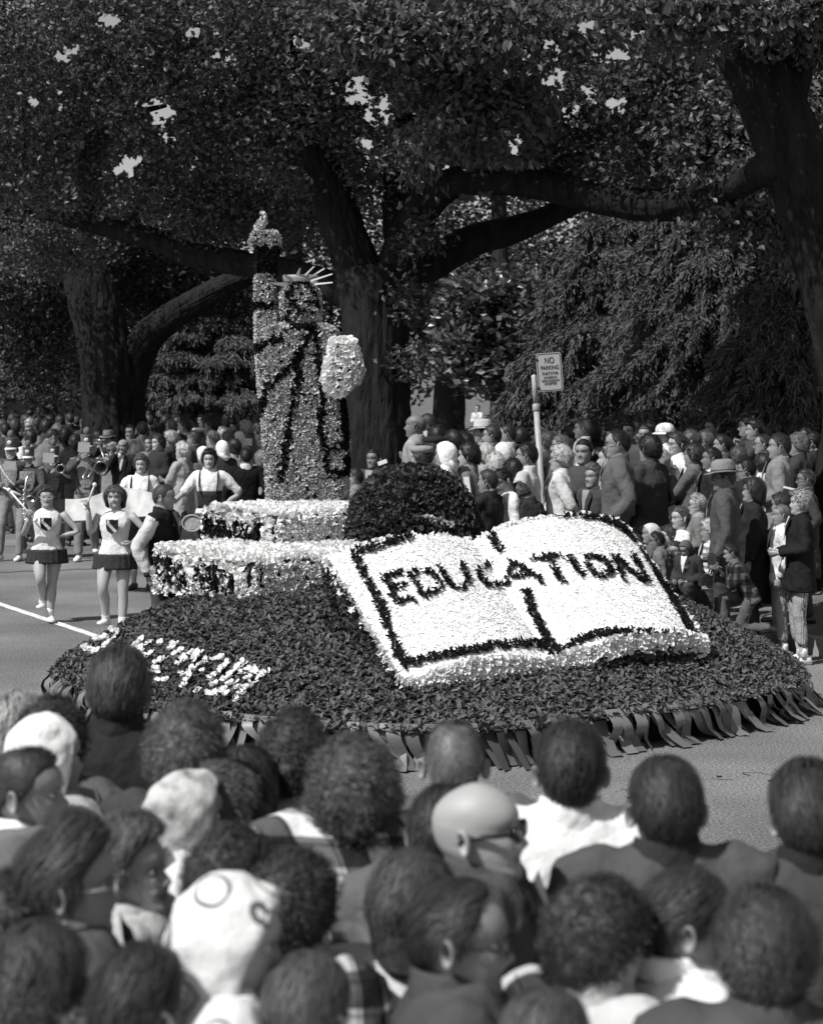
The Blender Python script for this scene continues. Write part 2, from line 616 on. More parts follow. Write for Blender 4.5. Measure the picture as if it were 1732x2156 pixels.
rng = np.random.default_rng(11)
m_core = mat('dark_core', 0.02, 0.95, 0.05)
m_green = mat('float_leaf', 0.118, 0.65, 0.22, island=0.35, trans=0.15)
m_green2 = mat('float_leaf_dark', 0.055, 0.65, 0.2, island=0.35, trans=0.15)
m_white = mat('white_petal', 0.90, 0.75, 0.2, island=0.03, trans=0.25)
m_cream = mat('cream_petal', 0.62, 0.7, 0.3, island=0.22, trans=0.1)
m_black = mat('black_petal', 0.008, 0.8, 0.15, island=0.4)
m_grey = mat('grey_petal', 0.46, 0.6, 0.3, island=0.25)
m_grey2 = mat('mid_petal', 0.30, 0.6, 0.4, island=0.35)

# ------------------------------------------------------------------ float body
fl = empty('parade_float', (0.1, 16.2, 0))
tag(fl, 'wide low float mounded with dark leaves, ribbon fringe below, white letters on its left side', 'parade float')
OUT = np.array([(-2.9, 15.4), (-2.5, 14.65), (-1.85, 13.85), (-1.0, 13.25), (-.05, 12.95), (.7, 13.05), (1.39, 13.5), (2.2, 14.05), (3.0, 14.95),
                (3.25, 15.7), (3.2, 17), (2.9, 18.5), (2.2, 19.8), (0.6, 20.4), (-1, 19.8), (-2.2, 18.6), (-2.8, 17.2), (-2.98, 16.2)])
def closed_cat(P, k):
    Q = np.concatenate([P[-2:], P, P[:3]])
    C = catmull(np.c_[Q, np.zeros(len(Q))], k)[:, :2]
    return C[2 * k:2 * k + len(P) * k]
OL = closed_cat(OUT, 12)
def poly_d(Q):
    D = np.full(len(Q), 1e9)
    A = OL; B = np.roll(OL, -1, 0)
    for a, b in zip(A, B):
        ab = b - a
        t = np.clip(((Q - a) @ ab) / (ab @ ab), 0, 1)
        D = np.minimum(D, np.linalg.norm(Q - a - t[:, None] * ab, axis=1))
    return D
def mound_z(Q):
    Q = np.atleast_2d(np.asarray(Q, float))
    d = poly_d(Q)
    z = np.interp(d, [0, .12, .3, .6, .95, 1.6, 2.4, 4], [.24, .34, .43, .60, .76, .88, .93, .95])
    k = np.interp(Q[:, 1] - 0.25 * Q[:, 0], [13.0, 14.9], [0.42, 1.0])
    return 0.24 + (z - 0.24) * k
rings = []
cen = np.array([0.0, 16.6])
for s in np.concatenate([[0.0], np.linspace(0.015, 0.99, 26) ** 1.15]):
    q = OL * (1 - s) + cen * s
    z = mound_z(q)
    rings.append(np.c_[q, z])
Vm, Fm = loft(np.array(rings), cap=True)
Vm = Vm - np.array([0.1, 16.2, 0])
g = G(); g.add(Vm, [f for f in Fm if len(f) == 4 or 1])
g.obj('mound', m_core, fl)
# dark chassis below
inn = cen + (OL - cen) * 0.955
ring0 = np.c_[inn, np.full(len(inn), 0.03)]; ring1 = np.c_[inn, np.full(len(inn), 0.27)]
g = G(); V_, F_ = loft(np.array([ring0, ring1])); g.add(V_ - np.array([0.1, 16.2, 0]), F_)
g.obj('chassis', m_core, fl)

crop4 = [[(300,155),(340,165)],[(370,180),(400,165),(415,195)],[(160,240),(230,215)],[(280,265),(360,245)],[(430,240),(445,200)],[(115,275),(130,285)],[(190,320),(260,355),(290,350)],[(350,310),(385,280)],[(550,330),(640,260)],[(610,320),(625,360)],[(680,285),(710,280)],[(650,400),(690,370)],[(762,285),(782,292)],[(850,335),(895,295)],[(870,385),(945,340)],[(970,370),(1060,370),(1030,420)],[(915,450),(960,405)],[(720,455),(820,400)],[(700,510),(750,480),(770,515)],[(655,505),(670,505)],[(760,580),(830,570)],[(930,530),(990,535),(940,625)],[(990,515),(1140,405)],[(1190,410),(1270,405)],[(1220,510),(1280,440)],[(1070,515),(1090,515)],[(1140,570),(1200,530)],[(1250,580),(1400,450)],[(1400,430),(1440,490),(1380,520)],[(1430,570),(1510,480)],[(1540,540),(1580,515)],[(1150,620),(1200,600)],[(1140,680),(1190,690)],[(1230,670),(1280,610)],[(1270,690),(1280,690)],[(1300,605),(1325,590)],[(1340,630),(1420,630)],[(1370,690),(1490,580)],[(1330,725),(1350,720)],[(1030,665),(1045,665)]]
side_letters = crop(crop4, 150, 1480, 3.149)
gv = G(); gv.add(Vm + np.array([0.1, 16.2, 0]), Fm)
P, NN = sample(gv.verts(), gv.F, 1700, rng)
k_ = (P[:, 1] < 18.6) | (rng.random(len(P)) < 0.35)
P, NN = P[k_], NN[k_]
NN[NN[:, 2] < 0] *= -1
pp = proj(P)
dl = seg_dist(pp, side_letters)
isw = (dl < 3.0)
P[:, 2] += rng.uniform(0, 0.02, len(P))
scatter(fl, 'leaf', P[~isw], NN[~isw], 'leaf', (0.040, 0.068), (0.15, 0.9), [m_green, m_green2], (rng.random((~isw).sum()) < np.interp(proj(P[~isw])[:, 0], [500, 950], [.55, .12])).astype(int), rng, 300, stuffname='leaf_cover')
P2, N2 = sample(gv.verts(), gv.F, 4200, rng, lambda P, n: (P[:, 1] < 17.5) & (P[:, 0] < .5))
k_ = seg_dist(proj(P2), side_letters) < 2.6
P2, N2 = P2[k_], N2[k_]; N2[N2[:, 2] < 0] *= -1
rep = np.repeat(np.arange(len(P2)), 1)
scatter(fl, 'petal', P2[rep] + N2[rep] * 0.032, N2[rep], 'petal', (0.03, 0.046), (0.1, 0.7), [m_white], np.zeros(len(rep), int), rng, 250, stuffname='white_lettering')

# ribbons
m_rib = mat('ribbon', 0.13, 0.38, 0.5, island=0.5, bump=0.002, bscale=30)
nO = len(OL)
seglen = np.linalg.norm(np.roll(OL, -1, 0) - OL, axis=1)
cum = np.concatenate([[0], np.cumsum(seglen)])
tot = cum[-1]
rr = random.Random(5)
pos = 0.0
cnt = 0
while pos < tot and cnt < 290:
    i = int(np.searchsorted(cum, pos) - 1) % nO
    f = (pos - cum[i]) / seglen[i]
    p = OL[i] * (1 - f) + OL[(i + 1) % nO] * f
    tg = (OL[(i + 1) % nO] - OL[i]) / seglen[i]
    nr = np.array([tg[1], -tg[0]])
    if p[1] < 17.2:
        w = rr.uniform(0.032, 0.05)
        out = rr.uniform(0.0, 0.12)
        drag = rr.uniform(-0.04, 0.17)
        if rr.random() < 0.12:
            drag += 0.2
        zt = 0.29
        curl = rr.uniform(-0.06, 0.08)
        tw = rr.uniform(-0.5, 0.5)
        V = []
        n = 7
        for j in range(n + 1):
            s = j / n
            z = zt * (1 - s) ** (1.0 + 0.25 * math.sin(tw * 5)) + 0.012
            o_ = -0.05 + out * math.sin(s * 1.6) + curl * math.sin(s * 5)
            if s > 0.85:
                o_ += (s - 0.85) * 0.5
            c = np.array([*(p + nr * o_ + tg * (drag * s * s)), z])
            a = tw * s * 1.6
            wd = np.array([tg[0] * math.cos(a) + nr[0] * math.sin(a), tg[1] * math.cos(a) + nr[1] * math.sin(a), 0.15 * math.sin(a * 2)])
            V += [c - wd * w, c + wd * w]
        V = np.array(V) - np.array([0.1, 16.2, 0])
        me = raw_mesh('ribbon', V, [(2 * j, 2 * j + 1, 2 * j + 3, 2 * j + 2) for j in range(n)], m_rib, True)
        link(bpy.data.objects.new('ribbon', me), fl)
        cnt += 1
    pos += rr.uniform(0.045, 0.085)

# ------------------------------------------------------------------ pedestal of two petal tiers
U2 = np.array([-0.546, 0.838]); N2v = np.array([0.838, 0.546])
ped = empty('statue_pedestal', (-1.3, 16.5, 0.85))
tag(ped, 'two stepped tiers of white and grey petals with black petal letters, under the flower statue', 'pedestal')
up1 = [[(230,130),(230,290)],[(230,340),(250,460)],[(230,350),(310,400)],[(330,210),(370,180),(440,230),(430,380)],[(300,340),(370,370)],[(340,460),(460,460),(380,520)],[(540,220),(560,250),(480,310)],[(500,390),(590,410),(530,490)],[(540,550),(540,620)],[(650,240),(670,380),(690,420),(660,460)],[(690,570),(710,650)],[(340,610),(440,630)],[(800,240),(820,290),(800,400),(830,540),(820,660)],[(930,260),(1040,350)],[(960,300),(960,420)],[(900,470),(940,540),(1080,490)],[(1030,400),(1130,450),(1180,520)],[(1190,300),(1210,400),(1240,520)],[(820,660),(940,650),(1050,600)],[(1130,600),(1170,560),(1240,650)]]
lo1 = [[(120,100),(160,130),(260,130)],[(130,190),(150,230)],[(155,300),(175,300)],[(320,110),(350,180)],[(270,190),(290,250),(330,270)],[(250,310),(290,380),(340,450)],[(340,310),(370,380)],[(250,440),(260,510)],[(340,460),(380,510)],[(430,240),(445,240)],[(520,190),(530,250)],[(430,300),(500,400),(540,480),(590,550)],[(540,330),(590,420)],[(460,520),(520,540)],[(720,240),(850,270),(800,290)],[(840,350),(840,460),(890,440)],[(740,400),(770,400)],[(740,560),(790,580),(850,580)],[(900,240),(950,290)],[(940,370),(950,440),(1000,470)],[(1000,270),(1090,240)],[(1040,290),(1050,440),(1100,440)],[(1040,500),(1070,590)],[(960,590),(1000,600)],[(1130,270),(1170,340),(1250,360)],[(1250,290),(1240,330)],[(1150,480),(1160,490)],[(1190,610),(1230,640)],[(1310,390),(1300,470),(1340,660)],[(1270,560),(1280,590)]]
def tier(corner, lu, ln, z0, z1, strokes):
    c = np.array(corner)
    nu_, nn_ = 12, 12
    rim = []
    A = c; B = c + N2v * ln; C = B + U2 * lu; D = c + U2 * lu
    poly = []
    for a, b in ((A, B), (B, C), (C, D), (D, A)):
        for k in range(12):
            poly.append(a + (b - a) * k / 12)
    poly = np.array(poly)
    m = poly.mean(0)
    rings = [np.c_[m + (poly - m) * sc, np.full(len(poly), z)] for z, sc in ((z0, 1.0), ((z0 + z1) / 2, 1.005), (z1 - 0.02, 1.0), (z1, 0.98), (z1 + 0.005, 0.6), (z1 + 0.006, 0.05))]
    V, Fl = loft(np.array(rings))
    off = np.array([-1.3, 16.5, 0.85])
    g = G(); g.add(V - off, Fl)
    tr = g.obj('tier', m_core, ped)
    P, NN = sample(V, Fl, 1500, rng)
    k = NN[:, 2] > -0.5
    P, NN = P[k], NN[k]
    m3 = np.array([*m, z0 + 0.1])
    fl_ = ((P - m3) * NN).sum(1) < 0
    NN[fl_] *= -1
    top = NN[:, 2] > 0.6
    q = proj(P)
    lf = (NN[:, 0] * -N2v[0] + NN[:, 1] * -N2v[1]) > 0.5      # the face turned to the left
    rf = (NN[:, 0] * -U2[0] + NN[:, 1] * -U2[1]) > 0.5
    D_ = seg_dist(q, strokes)
    blk = np.zeros(len(P), bool)
    ink = (D_ < 4.4) & lf & ~top
    P, NN, top, lf, rf, q = P[~ink], NN[~ink], top[~ink], lf[~ink], rf[~ink], q[~ink]; blk = blk[~ink]
    Pb, Nb = sample(V, Fl, 9000, rng)
    f2 = ((Pb - m3) * Nb).sum(1) < 0; Nb[f2] *= -1
    kb_ = (seg_dist(proj(Pb), strokes) < 3.3) & ((Nb[:, 0] * -N2v[0] + Nb[:, 1] * -N2v[1]) > 0.5)
    scatter(ped, 'petal', Pb[kb_] + Nb[kb_] * .03, Nb[kb_], 'petal', (0.026, 0.042), (0.0, 0.5), [m_black], np.zeros(kb_.sum(), int), rng, 60, stuffname='black_lettering')
    edge = (P[:, 2] > z1 - 0.05) & ~top
    mi = np.where(top, 0, np.where(lf, (rng.random(len(P)) < 0.25) * 1, 1))
    mi = np.where(edge & (rng.random(len(P)) < 0.6), 3, mi)
    mi = np.where(rf & (rng.random(len(P)) < 0.07), 3, np.where(rf, 0, mi))
    mi = np.where(blk, 2, mi)
    small = top | lf
    scatter(ped, 'petal', P[small], NN[small], 'petal', (0.045, 0.075), (0.3, 1.15), [m_white, m_cream, m_black, m_grey], mi[small], rng, 150, stuffname='petal_cover')
    scatter(ped, 'petal', P[~small], NN[~small], 'fan', (0.04, 0.062), (0.35, 1.2), [m_white, m_cream, m_black, m_grey], mi[~small], rng, 0, stuffname='petal_cover')
tier((-1.315, 15.52), 1.74, 2.3, 0.80, 1.17, crop(lo1, 370, 1340, 6.415))
tier((-1.197, 16.8), 1.36, 1.4, 1.12, 1.46, crop(up1, 480, 1240, 7.873))

# ------------------------------------------------------------------ the flower statue
YS = 18.45
def c2(cx, cy, Y=YS):
    return pt(485 + cx * .3213, 415.7 + cy * .3213, Y)
def c2p(l):
    return [[(485 + x * .3213, 415.7 + y * .3213) for x, y in s] for s in l]
st_loc = np.array([-1.0, YS, 1.46])
st = empty('flower_statue', st_loc)
tag(st, 'tall crowned robed statue covered in grey petals, raising a torch and holding a white tablet', 'statue')
def se_ring(xl, xr, z, dep, yc=YS, m=28, e=0.55):
    th = np.linspace(0, 2 * math.pi, m, endpoint=False)
    c = np.cos(th); s = np.sin(th)
    x = (xl + xr) / 2 + (xr - xl) / 2 * np.sign(c) * np.abs(c) ** e
    y = yc + dep * np.sign(s) * np.abs(s) ** e
    return np.stack([x, y, np.full(m, z)], -1)
def slab(rows, dep, yc=YS, e=0.55):
    r = []
    for cy, l, rt, *o in rows:
        a = c2(l, cy, yc); b = c2(rt, cy, yc)
        r.append(se_ring(a.x + .03, b.x - .03, a.z, dep * (o[0] if o else 1), yc, e=e))
    return loft(np.array(r))
st_parts = [
    ('robe', slab([(2015, 235, 775), (1950, 238, 772), (1650, 215, 790), (1450, 205, 770), (1300, 182, 752), (1150, 172, 745), (1000, 165, 735), (930, 165, 725), (880, 180, 705), (850, 260, 655, .8), (830, 380, 560, .5)], 0.25)),
    ('raised_arm', slab([(1010, 163, 330), (880, 158, 330), (720, 154, 305), (600, 156, 300), (520, 158, 295)], 0.12)),
    ('head', slab([(880, 400, 560, .7), (830, 330, 600, .9), (760, 312, 605), (690, 310, 602), (620, 325, 590), (585, 360, 560, .9), (562, 420, 500, .6)], 0.16, e=0.8)),
    ('torch', slab([(520, 165, 300), (440, 160, 305), (360, 150, 315), (345, 125, 330), (290, 118, 335), (245, 130, 320), (235, 160, 300, .8)], 0.11)),
    ('flame', slab([(236, 150, 215), (200, 155, 225), (160, 180, 240), (125, 195, 238), (108, 205, 225, .5)], 0.06)),
]
folds = c2p([[(150,715),(300,700)],[(330,925),(250,950),(165,1010)],[(545,840),(500,920),(470,985),(420,1070),(370,1130),(300,1200),(250,1240),(220,1330),(205,1420)],
             [(480,980),(455,1080),(435,1250),(410,1380),(385,1550),(362,1680),(350,1760),(335,1860)],[(540,860),(565,960),(580,1100),(595,1200),(600,1450),(600,1630),(690,1650)],
             [(635,1640),(632,1760),(660,1810),(755,1800),(750,1700)],[(722,1320),(735,1450),(740,1640)],[(400,600),(388,680),(400,800),(430,860),(520,850)],[(400,600),(440,570),(510,580)],[(545,620),(560,720)],
             [(415,682),(440,684)],[(500,680),(530,682)],[(435,746),(505,746)],[(300,560),(305,690)],[(360,810),(420,850)]])
def smp(V, Fl, dens, m3):
    P, NN = sample(V, Fl, dens, rng)
    return P, NN
flat_handle = lambda q: (q[:, 1] > 519) & (q[:, 1] < 583) & (q[:, 0] > 537)
rays_done = False
for nm, (V, Fl) in st_parts:
    g = G(); g.add(V - st_loc, Fl)
    po = g.obj(nm, m_core, st)
    ctr = V.mean(0)
    P, NN = sample(V, Fl, 2300, rng)
    out = P - np.array([ctr[0], YS, 0]); out[:, 2] = 0
    fl_ = (out * NN).sum(1) < 0
    NN[fl_] *= -1
    NN[:, 1] = np.where(np.abs(NN[:, 1]) < .01, .01, NN[:, 1])
    q = proj(P)
    D_ = seg_dist(q, folds)
    D2 = seg_dist(q, folds[-6:])
    front = NN[:, 1] < 0.3
    blk = front & (D_ < 6.6)
    if nm == 'head':
        blk = front & (D_ < 4.2)
    if nm == 'torch':
        blk = flat_handle(q)
    # random mix of the two grey petal tones
    mi = np.where(rng.random(len(P)) < 0.30, 1, 0)
    if nm == 'flame':
        mi[:] = 2
    mi = np.where(blk, 3, mi)
    scatter(st, 'petal', P, NN, 'fan', (0.030, 0.052), (0.3, 1.25), [m_grey, m_grey2, m_cream, m_black], mi, rng, {'robe': 180, 'head': 40, 'raised_arm': 40, 'torch': 20, 'flame': 10}[nm], stuffname='petal_cover')
# crown rays
crown_g = G()
a = c2(360, 600); b = c2(560, 600)
th = np.linspace(0, 2 * math.pi, 28, endpoint=False)
rg = []
for rad, z in ((1.0, -0.03), (1.06, 0.0), (1.06, 0.03), (0.96, 0.035), (0.94, 0.0)):
    rg.append(np.stack([(a.x + b.x) / 2 + 0.17 * rad * np.cos(th), YS + 0.15 * rad * np.sin(th), a.z + 0.1 + z + 0 * th], -1))
V_, F_ = loft(np.array(rg), cap=False); crown_g.add(V_ - st_loc, F_)
m_crown = mat('crown_paint', 0.25, 0.5)
crown = crown_g.obj('crown', m_crown, st)
for (p, q, br) in (((375, 572), (275, 562), 0), ((412, 548), (350, 503), 0), ((428, 542), (457, 462), 0), ((460, 538), (549, 450), 1), ((504, 532), (618, 463), 1), ((525, 546), (668, 500), 1), ((550, 568), (669, 556), 1)):
    a = np.array(c2(*p, YS - 0.13)) - st_loc; b = np.array(c2(*q, YS - 0.2)) - st_loc
    g = G()
    d = b - a; sdv = np.cross(d, [0, 1, 0]); sdv /= np.linalg.norm(sdv)
    w = 0.026 if not br else 0.010
    V = [a - sdv * w, a + sdv * w, b + sdv * .006, b - sdv * .006]
    V += [v + np.array([0, 0.014, 0]) for v in V]
    g.add(V, [(0, 1, 2, 3), (7, 6, 5, 4), (0, 4, 5, 1), (1, 5, 6, 2), (2, 6, 7, 3), (3, 7, 4, 0)])
    g.obj('ray', mat('ray_light', 0.6, 0.4) if br else mat('ray_dark', 0.4, 0.6), crown, smooth=False)
# tablet
g = G()
poly = [(655, 925), (800, 920), (815, 1000), (845, 1100), (835, 1190), (760, 1240), (700, 1300), (640, 1275), (600, 1235), (625, 1120), (645, 1020)]
fr = np.array([np.array(c2(725 + (x - 725) * .84, 1110 + (y - 1110) * .87, YS - 0.42)) for x, y in poly]); bk = fr + np.array([0.02, 0.2, 0])
V_, F_ = loft(np.array([fr, bk]))
g.add(V_ - st_loc, F_)
g.obj('tablet', m_core, st, smooth=False)
P, NN = sample(V_, F_, 2600, rng)
NN = P - V_.mean(0); NN[:, 1] = np.where(P[:, 1] < fr[0, 1] + .02, -0.35, NN[:, 1]); NN /= np.linalg.norm(NN, axis=1, keepdims=True)
q = proj(P)
mi = np.where((q[:, 0] > 728) & (q[:, 1] > 755) & (rng.random(len(P)) < .7), 1, 0)
scatter(st, 'petal', P, NN, 'petal', (0.045, 0.075), (0.2, 1.1), [m_white, m_cream], mi, rng, 20, stuffname='petal_cover')

# ------------------------------------------------------------------ leafy domes behind the book
def dome(name, c, prof, label, mats, msel, dens=1500, cat='leaf mound', size=(0.045, 0.07)):
    c = np.array(c, float)
    o = empty(name, c); tag(o, label, cat)
    th = np.linspace(0, 2 * math.pi, 32, endpoint=False)
    rg = [np.stack([r * np.cos(th), r * 0.8 * np.sin(th), np.full(32, z)], -1) for r, z in prof]
    V, Fl = loft(np.array(rg))
    nz = fbm(V * 3, 2, 4)[:, None] * 0.05
    V = V * (1 + nz)
    g = G(); g.add(V, Fl); g.obj('core', m_core, o)
    P, NN = sample(V + c, Fl, dens, rng)
    o_ = P - (c + np.array([0, 0, 0.1])); fl_ = (o_ * NN).sum(1) < 0; NN[fl_] *= -1
    mi = msel(proj(P))
    scatter(o, 'leaf', P, NN, 'petal', size, (0.2, 1.1), mats, mi, rng, 120, stuffname='leaf_cover')
    return o
dome('leafy_dome', (0.02, 17.3, 0.88), [(0.60, 0), (0.63, .2), (0.61, .45), (0.53, .70), (0.38, .89), (0.20, .98), (0.04, 1.01)],
     'large rounded dome of dark leaves on the float between pedestal and open book', [m_green2, m_green], lambda q: (rng.random(len(q)) < 0.12).astype(int))
rim = crop([[(330, 900), (400, 780), (560, 660), (720, 600), (900, 640), (1050, 720), (1180, 760)]], 780, 1080, 3.765)
dome('dark_petal_hump', (0.06, 16.35, 0.85), [(0.52, 0), (0.53, .15), (0.48, .35), (0.36, .5), (0.2, .58), (0.04, .6)],
     'low hump of near-black petals with a pale petal rim just behind the book', [m_black, m_grey2, m_green2],
     lambda q: np.where(seg_dist(q, rim) < 8, 1, np.where(rng.random(len(q)) < .4, 2, 0)))

# ------------------------------------------------------------------ the open book
BL = np.array([-0.054, 13.5, 0.50]); BR = np.array([2.28, 14.83, 0.62])
TL = np.array([-0.64, 14.5, 1.30]); TR = np.array([1.78, 16.06, 1.44])
bn = np.cross(BR - BL, TL - BL); bn /= np.linalg.norm(bn)
def book_h(u, v):
    c = 0.47 + 0.0 * v
    a = np.where(u < c, u / c, (1 - u) / (1 - c))      # 0 at outer edge, 1 at the gutter
    return 0.14 * np.sin(np.clip(a, 0, 1) * math.pi) ** 0.8 * (0.9 + 0.3 * np.where(u > c, 1, 0))
def book_p(u, v):
    u = np.asarray(u, float); v = np.asarray(v, float)
    P = (BL * (1 - u)[..., None] + BR * u[..., None]) * (1 - v)[..., None] + (TL * (1 - u)[..., None] + TR * u[..., None]) * v[..., None]
    return P + bn * book_h(u, v)[..., None]
bk = empty('open_book', BL)
tag(bk, 'giant open book of white petals lettered EDUCATION in black petals, tilted up on the float', 'book')
nu_, nv_ = 48, 20
uu, vv = np.meshgrid(np.linspace(0, 1, nu_ + 1), np.linspace(0, 1, nv_ + 1), indexing='ij')
Pg = book_p(uu, vv)
g = G()
V = (Pg - BL).reshape(-1, 3)
Fl = [(i * (nv_ + 1) + j, (i + 1) * (nv_ + 1) + j, (i + 1) * (nv_ + 1) + j + 1, i * (nv_ + 1) + j + 1) for i in range(nu_) for j in range(nv_)]
m_pbase = mat('page_base', 0.88, 0.9, 0.1)
for nm, lo, hi in (('left_page', 0, 23), ('right_page', 23, 48)):
    g = G(); o0 = lo * (nv_ + 1); g.add(V[o0:(hi + 1) * (nv_ + 1)], [tuple(k - o0 for k in f) for f in Fl[lo * nv_:hi * nv_]]); g.obj(nm, m_pbase, bk)
# page block: edges and underside reaching down into the mound
per = [(u, 0) for u in np.linspace(0, 1, 40)] + [(1, v) for v in np.linspace(0, 1, 18)[1:]] + [(u, 1) for u in np.linspace(1, 0, 40)[1:]] + [(0, v) for v in np.linspace(1, 0, 18)[1:-1]]
per = np.array(per)
topr = book_p(per[:, 0], per[:, 1]) - bn * 0.004
midr = topr.copy(); midr[:, 2] -= 0.11
pc = (BL + BR + TL + TR) / 4
base = topr.copy(); base[:, :2] = pc[:2] + (base[:, :2] - pc[:2]) * 0.93
base[:, 2] = np.minimum(mound_z(base[:, :2]) - 0.03, midr[:, 2] - 0.02)
V1, F1 = loft(np.array([topr, midr]), cap=False)
g = G(); g.add(V1 - BL, F1); g.obj('page_edges', m_pbase, bk)
V2, F2 = loft(np.array([midr, midr * 0.5 + base * 0.5, base]), cap=False)
g = G(); g.add(V2 - BL, F2); g.obj('book_stand', m_core, bk)
ks = 606.2, 1039.2
def bk_st(l):
    return [[(606.2 + x * .650, 1039.2 + y * .650) for x, y in s] for s in l]
letters = bk_st([[(310,270),(335,320),(350,355)],[(310,275),(365,258)],[(330,310),(375,300)],[(350,355),(405,345)],
 [(395,265),(435,330)],[(395,260),(440,252),(480,275),(492,305),(470,325),(435,332)],[(490,243),(512,285),(538,312),(566,308),(578,288),(562,238)],
 [(662,236),(634,236),(613,252),(622,282),(646,300),(692,297)],[(722,225),(710,300)],[(725,228),(800,270),(825,292)],[(718,275),(775,266)],
 [(790,215),(835,208),(880,204)],[(835,212),(885,285)],[(908,203),(950,275)],[(960,215),(985,206),(1030,225),(1045,255),(1010,275),(975,252),(960,215)],
 [(1050,205),(1082,280)],[(1055,208),(1100,250),(1150,287)],[(1112,203),(1160,285)]])
borders = bk_st([[(215,205),(250,265),(300,370),(345,490),(378,558)],[(215,205),(230,188),(300,170),(385,142),(415,125),(470,110),(560,100),(612,102)],
 [(640,80),(655,120),(665,160),(683,185)],[(675,105),(700,95),(760,80),(830,70),(900,66),(960,70),(1040,92),(1080,112),(1120,150)],[(1120,130),(1150,190),(1190,260),(1230,320),(1270,390),(1300,455)],
 [(380,552),(440,540),(480,530),(580,513),(680,495),(770,487),(820,492),(860,512)],[(860,512),(890,505),(950,475),(1020,450),(1100,452),(1200,458),(1310,460)],[(770,325),(780,350),(800,400),(835,460),(858,505)]])
ng = 34000
u = rng.random(ng); v = rng.random(ng)
P = book_p(u, v)
q = proj(P)
dB = seg_dist(q, borders); dL = seg_dist(q, letters)
e = 1e-3
du = book_p(np.clip(u + e, 0, 1), v) - book_p(np.clip(u - e, 0, 1), v); dv = TL - BL + 0 * du
NB = np.cross(du, dv); NB /= np.linalg.norm(NB, axis=1, keepdims=True)
blk = (dB < 6.2) | (dL < 3.6)
wht = ~blk & (rng.random(ng) < 0.20) & (dB > 7.5) & (dL > 6.0)
nb = np.nonzero(blk)[0]
kb = rng.random(len(nb)) < 0.8
nb = nb[kb]
scatter(bk, 'petal', P[nb] + NB[nb] * 0.012, NB[nb], 'leaf', (0.03, 0.052), (0.1, 0.8), [m_black], np.zeros(len(nb), int), rng, 150, stuffname='black_lettering')
scatter(bk, 'petal', P[wht], NB[wht], 'petal', (0.03, 0.045), (-0.16, 0.0), [m_white], np.zeros(wht.sum(), int), rng, 0, stuffname='white_cover')
# black backing so the strokes read as solid
# ruffled fringe of page edges
P, NN = sample(V1, F1, 2600, rng)
o_ = P - pc; fl_ = (o_ * NN).sum(1) < 0; NN[fl_] *= -1
mi = (rng.random(len(P)) < 0.25).astype(int)
eu = (BR - BL) / np.linalg.norm(BR - BL); el_ = TL - BL
vv_ = ((P - BL) @ el_) / (el_ @ el_)
side_ = (((P - BL - vv_[:, None] * el_) @ eu) < .05) & (P[:, 2] < BL[2] + vv_ * el_[2] - .022)
mi = np.where(side_, 2, mi)
scatter(bk, 'petal', P, NN, 'fan', (0.042, 0.070), (0.2, 1.0), [m_white, m_cream, m_green2], mi, rng, 150, stuffname='page_fringe')
P, NN = sample(V2, F2, 1000, rng)
o_ = P - pc; fl_ = (o_ * NN).sum(1) < 0; NN[fl_] *= -1
scatter(bk, 'leaf', P, NN, 'leaf', (0.07, 0.12), (0.2, 0.9), [m_green2], np.zeros(len(P), int), rng, 0, stuffname='leaf_cover', down=0.3)

# ------------------------------------------------------------------ street sign
YP = 21.5
sg = empty('parking_sign', (pt(1143, 1100, YP).x, YP, gz(pt(1143, 0, YP).x, YP)))
tag(sg, 'no parking sign on a leaning grey metal post rising from the crowd beside the kerb', 'sign')
so = np.array(sg.location)
a = np.array(pt(1144, 1090, YP)); b = np.array(pt(1123, 788, YP))
dirp = (b - a) / np.linalg.norm(b - a)
foot = a - dirp * ((a[2] - so[2] + 0.1) / dirp[2])
m_post = mat('galvanised_post', 0.34, 0.45, 0.5, var=0.15, vscale=12)
L_ = np.linalg.norm(b - foot)
g = G()
g.add(*tube([foot - so, foot + dirp * (L_ - 0.40) - so], [0.033, 0.033], 16))
g.add(*tube([foot + dirp * (L_ - .42) - so, foot + dirp * (L_ - .40) - so, foot + dirp * (L_ - 0.35) - so, foot + dirp * (L_ - .33) - so], [0.033, 0.042, 0.042, 0.03], 16))
g.add(*tube([foot + dirp * (L_ - 0.36) - so, foot + dirp * (L_ - .012) - so, b - so], [0.030, 0.030, 0.012], 16))
g.obj('post', m_post, sg)
ang = math.atan2(dirp[0], dirp[2])
Rs = rotm(0, ang, 0)
pc_ = np.array(pt(1156, 783, YP - 0.05))
wS, hS = 0.285, 0.435
def rrect(w, h, r, y, n=5):
    out = []
    for cx_, cz_, a0 in ((w / 2 - r, h / 2 - r, 0), (-w / 2 + r, h / 2 - r, 90), (-w / 2 + r, -h / 2 + r, 180), (w / 2 - r, -h / 2 + r, 270)):
        for k in range(n + 1):
            t = R(a0 + 90 * k / n)
            out.append((cx_ + r * math.cos(t), y, cz_ + r * math.sin(t)))
    return np.array(out)
def plate_part(nm, rings, m, cap=True):
    V, Fl = loft(np.array(rings), cap)
    g = G(); g.add(V @ Rs.T + pc_ - so, Fl)
    return g.obj(nm, m, sg, smooth=False)
plate_part('sign_plate', [rrect(wS, hS, .03, -.002), rrect(wS, hS, .03, .002)], mat('sign_face', 0.36, 0.5, var=0.06, vscale=20))
plate_part('sign_border', [rrect(wS - .018, hS - .018, .026, -.0045), rrect(wS - .034, hS - .034, .02, -.0045)], mat('sign_ink', 0.03, 0.6), cap=False)
m_ink = mat('sign_ink')
